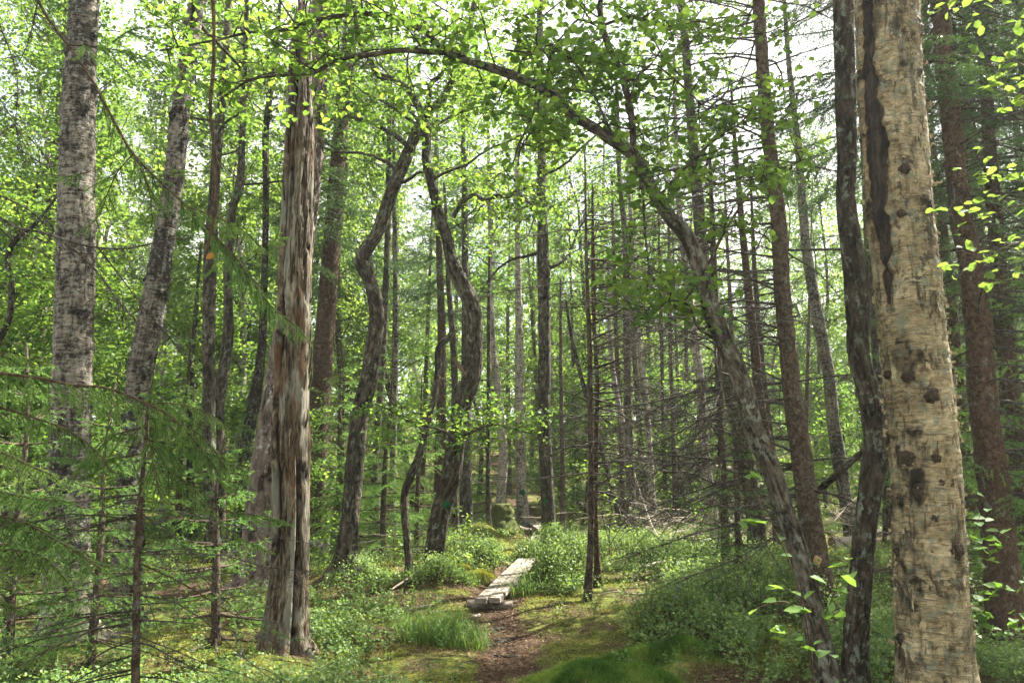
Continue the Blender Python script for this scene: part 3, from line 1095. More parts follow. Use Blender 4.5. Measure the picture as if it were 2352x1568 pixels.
carve(next(o for o in old_birch_root.children if o.name.startswith('trunk')), bP, 96, .03)
root, sP, sr = named('dead_tree', [(652, 1490, 122), (658, 1420, 106), (664, 1330, 92), (668, 1230, 86), (668, 1100, 86), (668, 1000, 86), (672, 880, 80), (675, 750, 76), (679, 600, 72), (682, 500, 70), (685, 400, 66), (688, 300, 60), (690, 200, 52), (692, 120, 46), (694, 50, 38), (696, 15, 20)], 6.9,
                     'tall weathered barkless dead trunk with a dark rotten groove', 'dead tree', 'snag', None, 0, (10, .7), True, 96, .025, .05, flare=.25, relief=relief_snag, rndf=snag_mask, seed=9.3)
carve(next(o for o in root.children if o.name.startswith('trunk')), sP, 96, .085)
rgs = np.random.default_rng(4)
mb = MB()
for k in range(60):                                      # splinters lifting off the wood
    z = rgs.uniform(.1, 6.1)
    c = np.array([np.interp(z, sP[:, 2], sP[:, j]) for j in range(3)])
    r = np.interp(z, sP[:, 2], sr)
    a = rgs.uniform(-.3, 3.4)
    n = np.array([-math.cos(a), -math.sin(a), 0])
    p = c + n * (r + .0)
    L = rgs.uniform(.08, .4)
    tube(mb, [p - n * .012, p + n * .008 + np.array([0, 0, L * .5]), p + n * rgs.uniform(-.01, .02) + np.array([rgs.normal(0, .008), 0, L])], [.010, .008, .002], 5, rnd=0)
mb.build('splinters', M['snag'], root)

# pine behind the snag
named('pine_tree', [(592, 1330, 100), (600, 1250, 88), (612, 1100, 76), (632, 950, 66), (655, 800, 60), (688, 600, 54), (712, 400, 50), (726, 220, 46), (735, 60, 42), (740, -30, 40)], 10.4,
      'leaning pine with plated reddish grey bark close behind the dead trunk', 'tree', 'pine_bark', 17, .026, (9, 3.5), True, 88, .025, .03)

# the crooked alders of the middle
root, kP, kr = named('alder_tree', [(782, 1338, 66), (792, 1290, 54), (803, 1200, 44), (812, 1110, 42), (818, 1030, 40), (830, 940, 40), (850, 860, 39), (858, 800, 37), (866, 737, 34), (862, 690, 32), (848, 640, 30), (832, 600, 34), (838, 580, 33), (864, 539, 30), (893, 458, 29), (922, 388, 28), (942, 337, 26), (966, 285, 24), (985, 255, 20), (1010, 235, 17), (1035, 195, 16), (1052, 150, 15), (1070, 110, 14), (1082, 50, 12), (1092, -20, 10)], 10.4,
                     'crooked alder with a sharp elbow halfway up, left one of the two bent alders', 'tree', 'alder_bark', 9.5, .011, (20, 6), True, 56, .02, .08,
                     crown=dict(zlo=4.9, nl=16, reach=1.9, leaf=.065, dens=.9, seed=21))
B1 = extra_limb(root, [(940, 340, 13), (925, 325, 12), (905, 310, 12), (880, 296, 10), (850, 282, 9), (810, 270, 8), (770, 268, 6), (745, 280, 4)], 10.3, 'alder_bark', wobble=-.05)
sprays_along(root, B1[0], B1[1], 9, .9, .065, .8, 90, name='foliage')
root, lP, lr = named('alder_tree', [(994, 1338, 62), (995, 1290, 46), (1002, 1232, 44), (1013, 1177, 46), (1035, 1104, 45), (1046, 1030, 43), (1054, 980, 42), (1064, 920, 42), (1083, 865, 42), (1089, 800, 38), (1089, 750, 37), (1083, 700, 38), (1070, 668, 36), (1052, 635, 32), (1036, 590, 28), (1026, 545, 27), (1013, 512, 25), (995, 432, 23), (979, 366, 20), (980, 311, 20), (973, 275, 19), (958, 238, 17), (936, 205, 15), (904, 183, 14), (867, 172, 13), (850, 140, 12), (828, 100, 10), (818, 40, 9), (810, -30, 8)], 10.6,
                     'dark S shaped alder beside the near end of the boardwalk', 'tree', 'alder_bark', 9.3, .011, (20, 6), True, 56, .02, .08,
                     crown=dict(zlo=5.2, nl=14, reach=1.9, leaf=.065, dens=.9, seed=22))
B2 = extra_limb(root, [(1040, 500, 11), (1065, 462, 10), (1090, 448, 10), (1115, 462, 9), (1140, 448, 9), (1170, 452, 8), (1186, 438, 7), (1200, 455, 6), (1225, 472, 4)], 10.5, 'alder_bark', wobble=-.05)
B3 = extra_limb(root, [(975, 275, 14), (985, 230, 12), (992, 190, 11), (1010, 175, 10), (1025, 150, 9), (1035, 120, 7)], 10.5, 'alder_bark', wobble=-.03)
B4 = extra_limb(root, [(1050, 1015, 8), (1020, 990, 6), (985, 980, 5), (950, 972, 4), (900, 945, 3), (860, 925, 2)], 10.3, 'dead_twig', 'branch', 8, wobble=-.12)
B5 = extra_limb(root, [(1064, 1000, 8), (1100, 985, 6), (1140, 975, 5), (1180, 985, 4), (1220, 995, 2)], 10.3, 'dead_twig', 'branch', 8, wobble=-.1)
B6 = extra_limb(root, [(1068, 860, 10), (1056, 842, 9), (1043, 823, 8)], 10.4, 'stub_wood', 'broken_stub', 8)
for k, (a, n, L) in enumerate([(B2, 12, .8), (B3, 8, .9)]):
    sprays_along(root, a[0], a[1], n, L, .062, .8, 95 + k, name='foliage')
sprays_along(root, B4[0], B4[1], 13, .55, .055, .8, 97, name='foliage', t0=.1)
sprays_along(root, B5[0], B5[1], 11, .5, .055, .8, 98, name='foliage', t0=.15)
c, n = on_trunk(lP, lr, 1024, 1156)
mb = MB()
blob(mb, c - n * .025, .055, .03, .06, 1, .12, 3)
mb.build('paint_blaze', M['paint'], root)
named('alder_tree', [(936, 1342, 26), (939, 1305, 20), (936, 1250, 18), (931, 1195, 17), (931, 1129, 17), (947, 1085, 18), (962, 1049, 17), (973, 1012, 16), (984, 960, 16), (999, 901, 15), (1006, 846, 14), (1008, 800, 15), (1014, 788, 15), (1028, 777, 15), (1044, 755, 10)], 10.9,
      'thin crooked dead alder broken off at head of its bend, between the two bent alders', 'dead tree', 'alder_bark', None, .008, (22, 6), True, 18, .03, .08)
root, nP, nr = named('alder_tree', [(1263, 1265, 46), (1261, 1220, 35), (1258, 1140, 31), (1254, 1060, 30), (1250, 990, 29), (1250, 883, 29), (1251, 800, 28), (1250, 737, 27), (1249, 627, 28), (1247, 560, 26), (1245, 480, 22), (1243, 330, 17), (1240, 150, 14), (1240, -20, 11)], 13.6,
                     'straight dark trunk standing alone right beside the boardwalk', 'tree', 'alder_bark', 11.5, .013, (16, 5), True, 48, .03, .05,
                     crown=dict(zlo=4.2, nl=20, reach=2.2, leaf=.07, dens=.9, seed=25))
c, n = on_trunk(nP, nr, 1253, 1150)
mb = MB()
blob(mb, c - n * .02, .05, .03, .065, 2, .12, 3)
mb.build('paint_blaze', M['paint'], root)


# spruces with dead lower branches on the right
def whorls(root, P_, r_, z0, z1, dz, per, L, seed, bm='dead_twig', lich=True, bias=None, droop=.1, twigs=9, minr=.0018):
    rg = np.random.default_rng(seed)
    mb, li = MB(), MB()
    z = z0
    while z < z1:
        for k in range(per):
            if rg.random() < .25:
                continue
            zz = z + rg.normal(0, .06)
            q = np.array([np.interp(zz, P_[:, 2], P_[:, j]) for j in range(3)])
            az = rg.random() * 6.28 if bias is None or rg.random() < .35 else bias + rg.normal(0, .6)
            dead_branch(mb, li if lich else None, q, az, L * rg.uniform(.35, 1.15), rg.uniform(.007, .014), rg, droop * rg.uniform(.3, 1.6), twigs, rg.uniform(-.1, .45), minr=minr)
        z += dz
    mb.build('dead_branches', M[bm], root)
    if li.n:
        li.build('lichen_tufts', M['lichen'], root)


def live_top(root, P_, z0, h, R0, seed, lo_el=.2, spacing=.16):
    rg = np.random.default_rng(seed)
    br, nd, S = MB(), MB(), []
    z = z0
    while z < h - .2:
        t = (z - z0) / (h - z0)
        for k in range(6):
            q = np.array([np.interp(z, P_[:, 2], P_[:, j]) for j in range(3)])
            spruce_branch(q, rg.random() * 6.28, R0 * (1 - t) ** .7 * rg.uniform(.7, 1.1), rg, .3 * (1 - t), .18, spacing, .36, .25 * t, S, br, .012, .3)
        z += .42
    put_needles(nd, S, 80, .045, .010, .2, rg)
    br.build('branch', M['spruce_bark'], root)
    nd.build('needles', M['spruce_needle'], root)


root, p, r = named('spruce_tree', [(1905, 1430, 62), (1893, 1360, 54), (1877, 1287, 53), (1860, 1180, 50), (1845, 1080, 47), (1833, 993, 45), (1820, 900, 42), (1811, 810, 40), (1803, 735, 38), (1796, 663, 37), (1791, 554, 36), (1785, 476, 35), (1774, 390, 32), (1763, 293, 30), (1755, 200, 29), (1749, 110, 28), (1741, -20, 26)], 7.5,
                  'tall bare spruce trunk with scraped bark patches near its foot, by the leaning arch alder', 'tree', 'spruce_bark', 13, .007, (22, 14), False, 32, .03, .02)
whorls(root, p, r, 1.0, 6.6, .26, 6, 2.0, 31, bias=2.9)
live_top(root, p, 9.5, 13, 1.3, 32)
for px, py, sx in [(1876, 1282, .045), (1912, 1412, .045)]:
    c, n = on_trunk(p, r, px, py)
    mb = MB()
    blob(mb, c - n * .024, sx * .9, .03, sx * 1.3, px, .07, 3)
    mb.build('scraped_patch', M['raw_wood'], root)
root, p, r = named('spruce_tree', [(1351, 1358, 20), (1355, 1280, 15), (1358, 1177, 14), (1357, 1000, 13), (1354, 810, 11), (1350, 680, 9), (1346, 554, 7), (1345, 470, 5), (1343, 330, 3)], 9.4,
                  'nearer of the two thin dead spruces standing close together beyond the moss', 'dead tree', 'spruce_bark', None, .003, (25, 8), True, 20, .04, .05, flare=.15)
whorls(root, p, r, 1.3, 4.6, .2, 4, 1.3, 41, bias=0.0, droop=.13)
root, p, r = named('spruce_tree', [(1372, 1315, 15), (1370, 1250, 12), (1368, 1177, 11), (1370, 1000, 11), (1372, 880, 10), (1366, 773, 9), (1363, 650, 10), (1362, 554, 8), (1361, 470, 5), (1360, 420, 2)], 10.2,
                  'farther of the two thin dead spruces standing close together beyond the moss', 'dead tree', 'brown_spruce_bark', None, .004, (25, 8), False, 14, .05, .05)
whorls(root, p, r, 1.2, 4.6, .22, 4, 1.2, 42, bias=-.2, droop=.13)
root, p, r = named('spruce_tree', [(1674, 1350, 26), (1669, 1290, 21), (1664, 1177, 20), (1660, 1080, 18), (1656, 994, 17), (1650, 850, 16), (1646, 737, 15), (1641, 640, 14), (1638, 554, 13), (1634, 450, 10), (1630, 340, 6)], 9.6,
                  'slim green grey spruce trunk with long lichen hung dead boughs reaching left', 'dead tree', 'spruce_bark', None, .004, (24, 12), False, 18, .04, .03)
whorls(root, p, r, 1.2, 5.2, .2, 6, 1.9, 43, bias=3.5, droop=.22, twigs=12)
root, p, r = named('spruce_tree', [(1792, 1275, 30), (1784, 1180, 25), (1770, 1060, 23), (1745, 920, 22), (1734, 810, 21), (1719, 663, 18), (1704, 517, 15), (1694, 400, 12), (1685, 280, 8), (1678, 180, 4)], 12.8,
                  'half dead spruce leaning slightly behind the leaning arch alder', 'dead tree', 'brown_spruce_bark', None, .005, (22, 10), False, 18, .05, .03)
whorls(root, p, r, 1.0, 7.4, .3, 5, 1.4, 44, bias=3.1)
root, p, r = named('spruce_tree', [(1798, 1240, 18), (1785, 1120, 15), (1770, 1000, 14), (1755, 880, 13), (1742, 740, 12), (1732, 600, 10), (1727, 480, 7), (1722, 380, 4)], 14,
                  'thin dead spruce just behind the half dead leaning spruce', 'dead tree', 'brown_spruce_bark', None, .004, (22, 10), False, 14, .06, .03)
whorls(root, p, r, 1.0, 6.5, .35, 4, 1.2, 45)
named('alder_tree', [(1742, 1285, 52), (1737, 1214, 41), (1727, 1130, 38), (1712, 1050, 36), (1692, 960, 34), (1672, 870, 31), (1650, 770, 29), (1630, 680, 27), (1612, 570, 27), (1602, 440, 26), (1590, 300, 23), (1582, 200, 20), (1574, 100, 18), (1562, -20, 17)], 12.2,
      'thick leaning alder with a mossy foot behind the leaning arch alder', 'tree', 'mossy_bark', 11, .013, (17, 5), True, 48, .03, .05,
      crown=dict(zlo=5.2, nl=13, reach=1.8, leaf=.07, dens=.75, seed=33))

# brown spruces on the right
root, p, r = named('spruce_tree', [(2330, 1500, 90), (2308, 1400, 78), (2300, 1300, 72), (2292, 1214, 68), (2283, 1104, 65), (2272, 1030, 63), (2261, 956, 62), (2247, 737, 56), (2228, 600, 50), (2205, 476, 46), (2190, 330, 43), (2173, 183, 40), (2155, -20, 36)], 7.6,
                  'stout brown spruce with flaking bark just right of the thick old birch', 'tree', 'brown_spruce_bark', 15, .012, (18, 12), False, 36, .03, .03)
whorls(root, p, r, 1.2, 6.8, .24, 6, 1.6, 51, bias=-.3, droop=.18)
live_top(root, p, 5.2, 15, 2.6, 52)
root, p, r = named('spruce_tree', [(2378, 1420, 60), (2360, 1250, 50), (2345, 1104, 44), (2330, 960, 40), (2310, 800, 38), (2296, 650, 35), (2285, 500, 32), (2270, 300, 28), (2260, 100, 24), (2252, -20, 22)], 9.0,
                  'reddish brown spruce trunk just behind the stout brown spruce', 'tree', 'brown_spruce_bark', 15, .010, (18, 12), False, 26, .04, .03)
whorls(root, p, r, 1.0, 7.5, .3, 5, 1.3, 53, bias=-.5)
live_top(root, p, 4.2, 15, 2.4, 54)

# lesser trunks, each traced: name, poly, distance, bark, label, crown base height or None, top height
LESS = [
    ('birch_tree', [(1960, 1245, 40), (1950, 1195, 32), (1930, 1070, 32), (1917, 993, 29), (1906, 883, 27), (1880, 737, 27), (1855, 590, 22), (1844, 476, 20), (1833, 330, 16), (1815, 180, 12), (1800, -20, 9)], 15, 'birch_grey', 'curved grey birch lit along one edge between the bare spruce and the dark bent trunk', None, None),
    ('birch_tree', [(1645, 1240, 28), (1635, 1150, 20), (1628, 1104, 20), (1617, 1030, 20), (1609, 883, 20), (1595, 773, 19), (1576, 627, 17), (1560, 480, 13), (1552, 300, 10), (1548, 120, 8)], 15, 'birch_white', 'pale birch with one sunlit side left of the mossy footed leaning alder', None, None),
    ('alder_tree', [(1452, 1235, 30), (1450, 1140, 22), (1445, 993, 19), (1441, 810, 18), (1439, 700, 18), (1437, 554, 15), (1424, 420, 12), (1418, 250, 9)], 15.6, 'mossy_bark', 'dark straight trunk in the cluster right of the two thin dead spruces', 5, 10),
    ('birch_tree', [(1500, 1200, 22), (1494, 1067, 14), (1485, 930, 14), (1470, 810, 14), (1456, 627, 11), (1448, 480, 9), (1440, 300, 7)], 17.5, 'birch_white', 'white sunlit wavy birch right of the dark straight trunk', None, None),
    ('birch_tree', [(1500, 1235, 24), (1488, 1200, 17), (1474, 1159, 14), (1452, 1085, 13), (1434, 994, 13), (1415, 900, 12), (1400, 760, 10), (1398, 600, 8)], 15.8, 'birch_white', 'thin birch leaning left across the dark straight trunk', None, None),
    ('spruce_tree', [(1432, 1215, 16), (1426, 993, 11), (1417, 810, 10), (1410, 590, 8), (1405, 400, 4)], 17, 'brown_spruce_bark', 'thin dead spruce left of the dark straight trunk', 'dead', None),
    ('birch_tree', [(1202, 1205, 36), (1198, 1140, 25), (1196, 1067, 24), (1193, 950, 23), (1193, 846, 21), (1192, 737, 17), (1190, 600, 14), (1188, 400, 11), (1190, 200, 8)], 18.5, 'birch_white', 'pale birch marked with a green blaze where the path climbs', 5.5, 12),
    ('birch_tree', [(1148, 1205, 36), (1150, 1150, 24), (1156, 1049, 22), (1150, 960, 19), (1142, 883, 17), (1134, 810, 14), (1128, 700, 13), (1127, 560, 11), (1122, 380, 8)], 18, 'birch_white', 'pale birch with a dark broken foot left of the path climb', 5.5, 12),
    ('spruce_tree', [(1123, 1240, 15), (1121, 1104, 10), (1122, 900, 9), (1123, 700, 8), (1124, 560, 4)], 15.5, 'dark_bark', 'thin straight dead spruce left of the pale birches', 'dead', None),
    ('alder_tree', [(1068, 1225, 40), (1070, 1160, 30), (1071, 1060, 27), (1070, 850, 20), (1068, 609, 16), (1068, 512, 15), (1066, 403, 12), (1062, 250, 9)], 16.8, 'alder_bark', 'straight grey trunk partly behind the S shaped alder', 6, 11),
    ('spruce_tree', [(898, 1190, 24), (900, 1122, 17), (905, 980, 15), (907, 846, 15), (909, 700, 14), (907, 554, 12), (905, 400, 9), (903, 200, 6)], 16, 'birch_grey', 'straight banded grey trunk right of the elbowed alder', None, None),
    ('alder_tree', [(862, 1190, 28), (861, 1104, 18), (870, 950, 16), (881, 792, 15), (885, 700, 15), (890, 554, 14), (893, 366, 12), (897, 180, 9)], 14.5, 'alder_bark', 'slim dark trunk crossing behind the elbowed alder', 6, 10.5),
    ('alder_tree', [(1046, 1230, 20), (1044, 1000, 15), (1043, 828, 15), (1037, 737, 14), (1030, 645, 12), (1028, 560, 9), (1020, 420, 6)], 14, 'alder_bark', 'slim trunk behind the broken dead alder', None, None),
    ('alder_tree', [(490, 1292, 46), (485, 1220, 34), (481, 1066, 29), (480, 883, 28), (480, 700, 28), (484, 560, 28), (488, 500, 25), (498, 350, 22), (508, 240, 20), (520, 90, 16), (526, -20, 13)], 12.3, 'alder_bark', 'straight grey brown trunk in the gap between kinked birch and dead trunk', 6, 12),
    ('alder_tree', [(506, 1270, 36), (504, 1030, 27), (503, 920, 26), (514, 850, 26), (523, 780, 25), (524, 700, 21), (524, 600, 20), (535, 480, 18), (549, 430, 18), (556, 330, 15), (560, 200, 13), (566, 40, 10)], 13.6, 'alder_bark', 'bent grey trunk just behind the straight grey brown trunk', 6, 12),
    ('alder_tree', [(556, 1240, 44), (560, 1100, 34), (570, 1000, 30), (588, 900, 26), (600, 810, 20), (606, 680, 16), (609, 560, 14), (611, 440, 15), (611, 293, 15), (625, 180, 12), (640, 40, 9)], 14.2, 'dark_bark', 'dark trunk leaning behind the pine, left of the dead trunk', 6.5, 11),
    ('alder_tree', [(440, 1200, 22), (436, 1040, 15), (436, 930, 16), (444, 885, 15), (437, 846, 12), (446, 773, 11), (452, 690, 8), (462, 560, 6)], 16, 'dark_bark', 'small twisted dark alder behind the kinked birch', None, None),
    ('birch_tree', [(376, 1210, 28), (375, 1040, 19), (374, 883, 19), (372, 773, 18), (376, 650, 15), (384, 450, 12), (390, 250, 9)], 17.6, 'birch_white', 'pale slender birch half hidden behind the kinked birch', None, None),
    ('birch_tree', [(205, 1230, 26), (206, 1100, 18), (200, 900, 17), (210, 700, 16), (222, 500, 14), (235, 300, 10), (245, 160, 8)], 17, 'birch_white', 'slender birch showing beside the stout upright birch', None, None),
    ('spruce_tree', [(1293, 1215, 17), (1292, 1080, 12), (1290, 950, 10), (1288, 800, 8), (1288, 640, 5)], 18, 'spruce_bark', 'thin spruce trunk just right of the lone straight trunk', 'dead', None),
    ('alder_tree', [(1420, 1180, 14), (1395, 1080, 11), (1350, 920, 10), (1335, 865, 10), (1313, 773, 9), (1300, 690, 5)], 16.5, 'dark_bark', 'thin dark trunk leaning left behind the two thin dead spruces', None, None),
    ('spruce_tree', [(1530, 1195, 14), (1524, 1000, 9), (1520, 800, 8), (1515, 600, 6), (1512, 450, 3)], 19, 'brown_spruce_bark', 'thin reddish dead spruce in the sunny thicket', 'dead', None),
    ('spruce_tree', [(1552, 1200, 16), (1546, 1000, 10), (1540, 800, 9), (1537, 600, 7), (1535, 420, 4)], 18, 'spruce_bark', 'thin grey dead spruce in the sunny thicket', 'dead', None),
    ('spruce_tree', [(1582, 1190, 14), (1578, 1000, 9), (1576, 800, 8), (1572, 640, 5)], 20, 'brown_spruce_bark', 'thin spruce stem close left of the pale sunlit birch', 'dead', None),
    ('spruce_tree', [(2185, 1250, 30), (2180, 1000, 25), (2160, 700, 22), (2142, 430, 20), (2130, 200, 17), (2120, -20, 14)], 11.5, 'dark_bark', 'dark spruce trunk seen beside the thick old birch', 'dead', 13),
    ('spruce_tree', [(2250, 1240, 32), (2245, 1000, 27), (2238, 700, 24), (2228, 430, 21), (2222, 200, 18), (2216, -20, 15)], 12.5, 'dark_bark', 'dark spruce trunk behind the stout brown spruce', 'dead', 13),
    ('alder_tree', [(2040, 1230, 24), (2030, 1000, 18), (2010, 800, 17), (1995, 600, 15), (1985, 400, 12), (1975, 200, 10)], 14, 'alder_bark', 'slim trunk seen in the gap between dark bent trunk and old birch', None, None),
]
for k, (nm, poly, d, bm, lab, cz, top) in enumerate(LESS):
    root, p, r = named(nm, poly, d, lab, 'dead tree' if cz == 'dead' else 'tree', bm, top, .008, (15, 5), bm in ('alder_bark', 'dark_bark'), 16, .06, .05)
    if cz == 'dead':
        whorls(root, p, r, 1.2, p[-1, 2] - .3, .32, 4, 1.1, 200 + k, lich=k % 2 == 0, twigs=6, minr=.0022)
    elif cz:
        crown_for(root, p, r, cz, 11, 1.9, .075, .75, 200 + k)
    if 'green blaze' in lab:
        c, n = on_trunk(p, r, 1199, 1130)
        mb = MB()
        blob(mb, c - n * .03, .07, .04, .09, 2, .12, 3)
        mb.build('paint_blaze', M['paint'], root)

# dark contorted alder leaning in at the left edge
root, p, r = named('alder_tree', [(-60, 960, 16), (-25, 840, 15), (0, 775, 14), (18, 740, 14), (27, 690, 14), (26, 650, 13), (18, 600, 12), (24, 570, 12), (42, 545, 11), (75, 520, 8), (100, 492, 7), (130, 450, 5), (150, 380, 3)], 9.0,
                  'dark contorted alder leaning in at the left edge', 'tree', 'dark_bark', None, .006, (20, 6), True, 16, .04, .08)
sprays_along(root, p[5:], r[5:], 14, 1.0, .06, .9, 120, name='crown')
# ------------------------------------------------------------------ spruce boughs near the camera
def px_bough(wood, S, poly, d0, d1, r, spacing, l2, seed, hang=.6, start=.15, sub=True, side_z=.25):
    """a bough traced through photo places, from distance d0 at its root to d1 at its tip, with shoots in a herringbone"""
    rg = np.random.default_rng(seed)
    ds = np.linspace(d0, d1, len(poly))
    ax = smooth([at(x, y, d) for (x, y), d in zip(poly, ds)], .04)
    n = len(ax)
    tube(wood, ax, np.linspace(r * .65, r * .2, n), 7, rnd=.5)
    L = np.linalg.norm(np.diff(ax, axis=0), axis=1).sum()
    m = max(2, int(L * (1 - start) / spacing * 1.2))
    sh = rg.normal(.5, .15)
    for k in range(m):
        t = start + (1 - start) * (k + rg.random() * .6) / m
        i = min(int(t * (n - 1)), n - 2)
        q = ax[i]
        td = nrm(ax[i + 1] - ax[i])
        for sg in (-1, 1):
            sidev = nrm(np.cross(td, [0, 0, 1]) * sg + np.array([0, 0, rg.normal(0, side_z)]))
            ll = .66 * l2 * (1 - .6 * t) * rg.uniform(.5, 1.15)
            d = nrm(td * rg.uniform(.5, 1.) + sidev * rg.uniform(.5, 1) + np.array([0, 0, -hang * rg.uniform(.2, 1.5)]))
            e = q + d * ll + np.array([0, 0, -hang * ll * .3])
            mid = (q + e) / 2 + np.array([0, 0, ll * .06])
            tube(wood, [q, mid, e], [.0022, .0018, .001], 4, rnd=.6, cap=False)
            S.append((q, mid, np.clip(sh, 0, 1)))
            S.append((mid, e, np.clip(sh + .15, 0, 1)))
            if sub:
                for w in range(int(ll / .05)):
                    u = rg.uniform(.15, .95)
                    q2 = q + (mid - q) * u * 2 if u < .5 else mid + (e - mid) * (u * 2 - 1)
                    d2 = nrm(d * .8 + np.cross(d, [0, 0, 1]) * rg.choice([-1, 1]) * .7 + np.array([0, 0, -hang * rg.uniform(0, 1.5)]))
                    e2 = q2 + d2 * ll * rg.uniform(.18, .42)
                    tube(wood, [q2, e2], [.0014, .0009], 3, rnd=.6, cap=False)
                    S.append((q2, e2, np.clip(sh + .2, 0, 1)))
    return ax


NEEDLE = dict(dens=800, nl=.016, nw=.003, flat=.15)

# spruce just outside the left edge; its boughs reach into the picture
tx = at(-330, 1200, 3.6)
root = thing('spruce_tree', (tx[0], tx[1], float(hgt(tx[0], tx[1]))), 'spruce at the left edge whose drooping boughs hang across the two grey birches', 'tree')
mb = MB()
tp = np.array([[tx[0], tx[1], -.2], [tx[0] + .02, tx[1], 1.6], [tx[0] - .02, tx[1] + .03, 4.2], [tx[0], tx[1], 8.0]])
tube(mb, tp, [.12, .10, .07, .01], 24, .05, .006, (20, 12), False, 2)
mb.build('trunk', M['spruce_bark'], root)
wood, S = MB(), []
px_bough(wood, S, [(-330, 780), (-160, 840), (0, 858), (90, 868), (170, 885), (240, 890), (310, 915), (390, 955), (450, 1015), (500, 1080)], 3.6, 3.5, .016, .05, .42, 1, .8, .25)
px_bough(wood, S, [(-330, 870), (-150, 900), (0, 935), (80, 960), (150, 985), (215, 1030), (260, 1085)], 3.6, 3.4, .012, .05, .34, 2, .8, .3)
px_bough(wood, S, [(-330, 1010), (-120, 1020), (-20, 1030), (60, 1065), (120, 1090)], 3.6, 3.0, .010, .045, .30, 3, .5, .3)
px_bough(wood, S, [(-330, 1060), (-100, 1115), (0, 1130), (70, 1142), (130, 1150)], 3.6, 2.9, .010, .045, .30, 4, .35, .3)
px_bough(wood, S, [(-330, 1100), (-100, 1160), (0, 1185), (60, 1200), (120, 1235), (170, 1262), (230, 1305)], 3.6, 2.9, .011, .04, .36, 5, .6, .3)
px_bough(wood, S, [(-330, 1180), (-100, 1270), (0, 1262), (60, 1265), (110, 1285), (150, 1330)], 3.6, 3.0, .010, .045, .32, 6, .9, .3)
px_bough(wood, S, [(-330, 1260), (-100, 1300), (20, 1395), (90, 1380), (150, 1370)], 3.6, 3.3, .008, .06, .26, 7, .3, .4)
px_bough(wood, S, [(-330, 600), (-100, 800), (0, 810), (60, 825), (130, 835)], 3.6, 3.8, .008, .06, .3, 17, .4, .4)
# the long bough slanting down from the top, and its sprays
px_bough(wood, S, [(-330, -420), (-60, -200), (80, -10), (118, 55), (155, 102), (205, 175), (258, 270), (305, 352), (365, 415), (430, 475), (490, 540), (540, 600), (600, 660)], 3.6, 3.3, .016, .075, .30, 8, 1.0, .62)
px_bough(wood, S, [(155, 104), (205, 106), (265, 115), (330, 130), (390, 150), (440, 175), (500, 215)], 3.48, 3.4, .006, .05, .30, 9, .35, .12)
px_bough(wood, S, [(258, 98), (300, 70), (360, 62), (420, 45)], 3.45, 3.5, .005, .05, .25, 10, .3, .05)
px_bough(wood, S, [(305, 352), (330, 400), (345, 450), (350, 510)], 3.4, 3.3, .006, .05, .22, 11, .5, .1)
px_bough(wood, S, [(305, 355), (270, 395), (245, 450), (225, 500), (190, 530)], 3.4, 3.5, .005, .055, .22, 12, .4, .2)
px_bough(wood, S, [(365, 415), (400, 400), (440, 385)], 3.4, 3.4, .004, .05, .2, 13, .3, .1)
px_bough(wood, S, [(430, 475), (500, 500), (560, 530), (610, 570), (650, 530)], 3.35, 3.3, .006, .045, .26, 14, .5, .05)
px_bough(wood, S, [(490, 540), (540, 590), (590, 660), (630, 710), (670, 740), (695, 765)], 3.3, 3.2, .006, .04, .30, 15, .75, .05)
px_bough(wood, S, [(205, 395), (150, 405), (110, 400), (70, 410)], 3.45, 3.5, .004, .06, .18, 16, .5, .1)
wood.build('boughs', M['young_twig'], root)
nd = MB()
put_needles(nd, S, NEEDLE['dens'], NEEDLE['nl'], NEEDLE['nw'], NEEDLE['flat'])
nd.build('needles', M['young_needle'], root)
# dead bare boughs with lichen, of the same spruce
mb, li = MB(), MB()
rg = np.random.default_rng(77)
for poly, d0, d1, w in [([(-330, 380), (-60, 480), (0, 500), (45, 525), (90, 532), (130, 545), (200, 565), (300, 570), (380, 552), (440, 545)], 3.6, 3.7, .008),
                        ([(-330, 300), (-80, 410), (0, 450), (60, 478), (110, 520), (150, 575)], 3.6, 3.9, .006),
                        ([(150, 560), (190, 590), (235, 640), (270, 690), (310, 735)], 3.7, 3.6, .006),
                        ([(225, 568), (280, 640), (340, 720), (400, 790), (440, 845)], 3.7, 4.2, .004),
                        ([(-330, 1000), (0, 1070), (60, 1090), (110, 1130), (140, 1170), (160, 1230)], 3.6, 3.3, .006),
                        ([(-330, 1040), (0, 1045), (45, 1070), (90, 1105), (130, 1150), (165, 1215), (175, 1270)], 3.6, 3.2, .006),
                        ([(-330, 60), (-40, 160), (20, 260), (80, 330), (125, 380)], 3.6, 4.0, .005),
                        ([(90, -20), (75, 60), (60, 110), (40, 150)], 3.5, 3.6, .004),
                        ([(0, 60), (20, 110), (38, 170), (36, 270), (30, 310)], 3.7, 3.7, .004)]:
    ds = np.linspace(d0, d1, len(poly))
    ax = smooth([at(x, y, d) for (x, y), d in zip(poly, ds)], .05)
    tube(mb, ax, np.linspace(w, w * .35, len(ax)), 6, rnd=.5)
    lichen(li, ax, rg, 18, .010)
    for k in range(9):
        i = rg.integers(len(ax) // 4, len(ax) - 1)
        dead_branch(mb, li if k % 3 == 0 else None, ax[i], rg.random() * 6.28, rg.uniform(.12, .4), .0025, rg, .25, 4, -.3, 1, .0009)
mb.build('dead_boughs', M['dead_twig'], root)
li.build('lichen_tufts', M['lichen'], root)
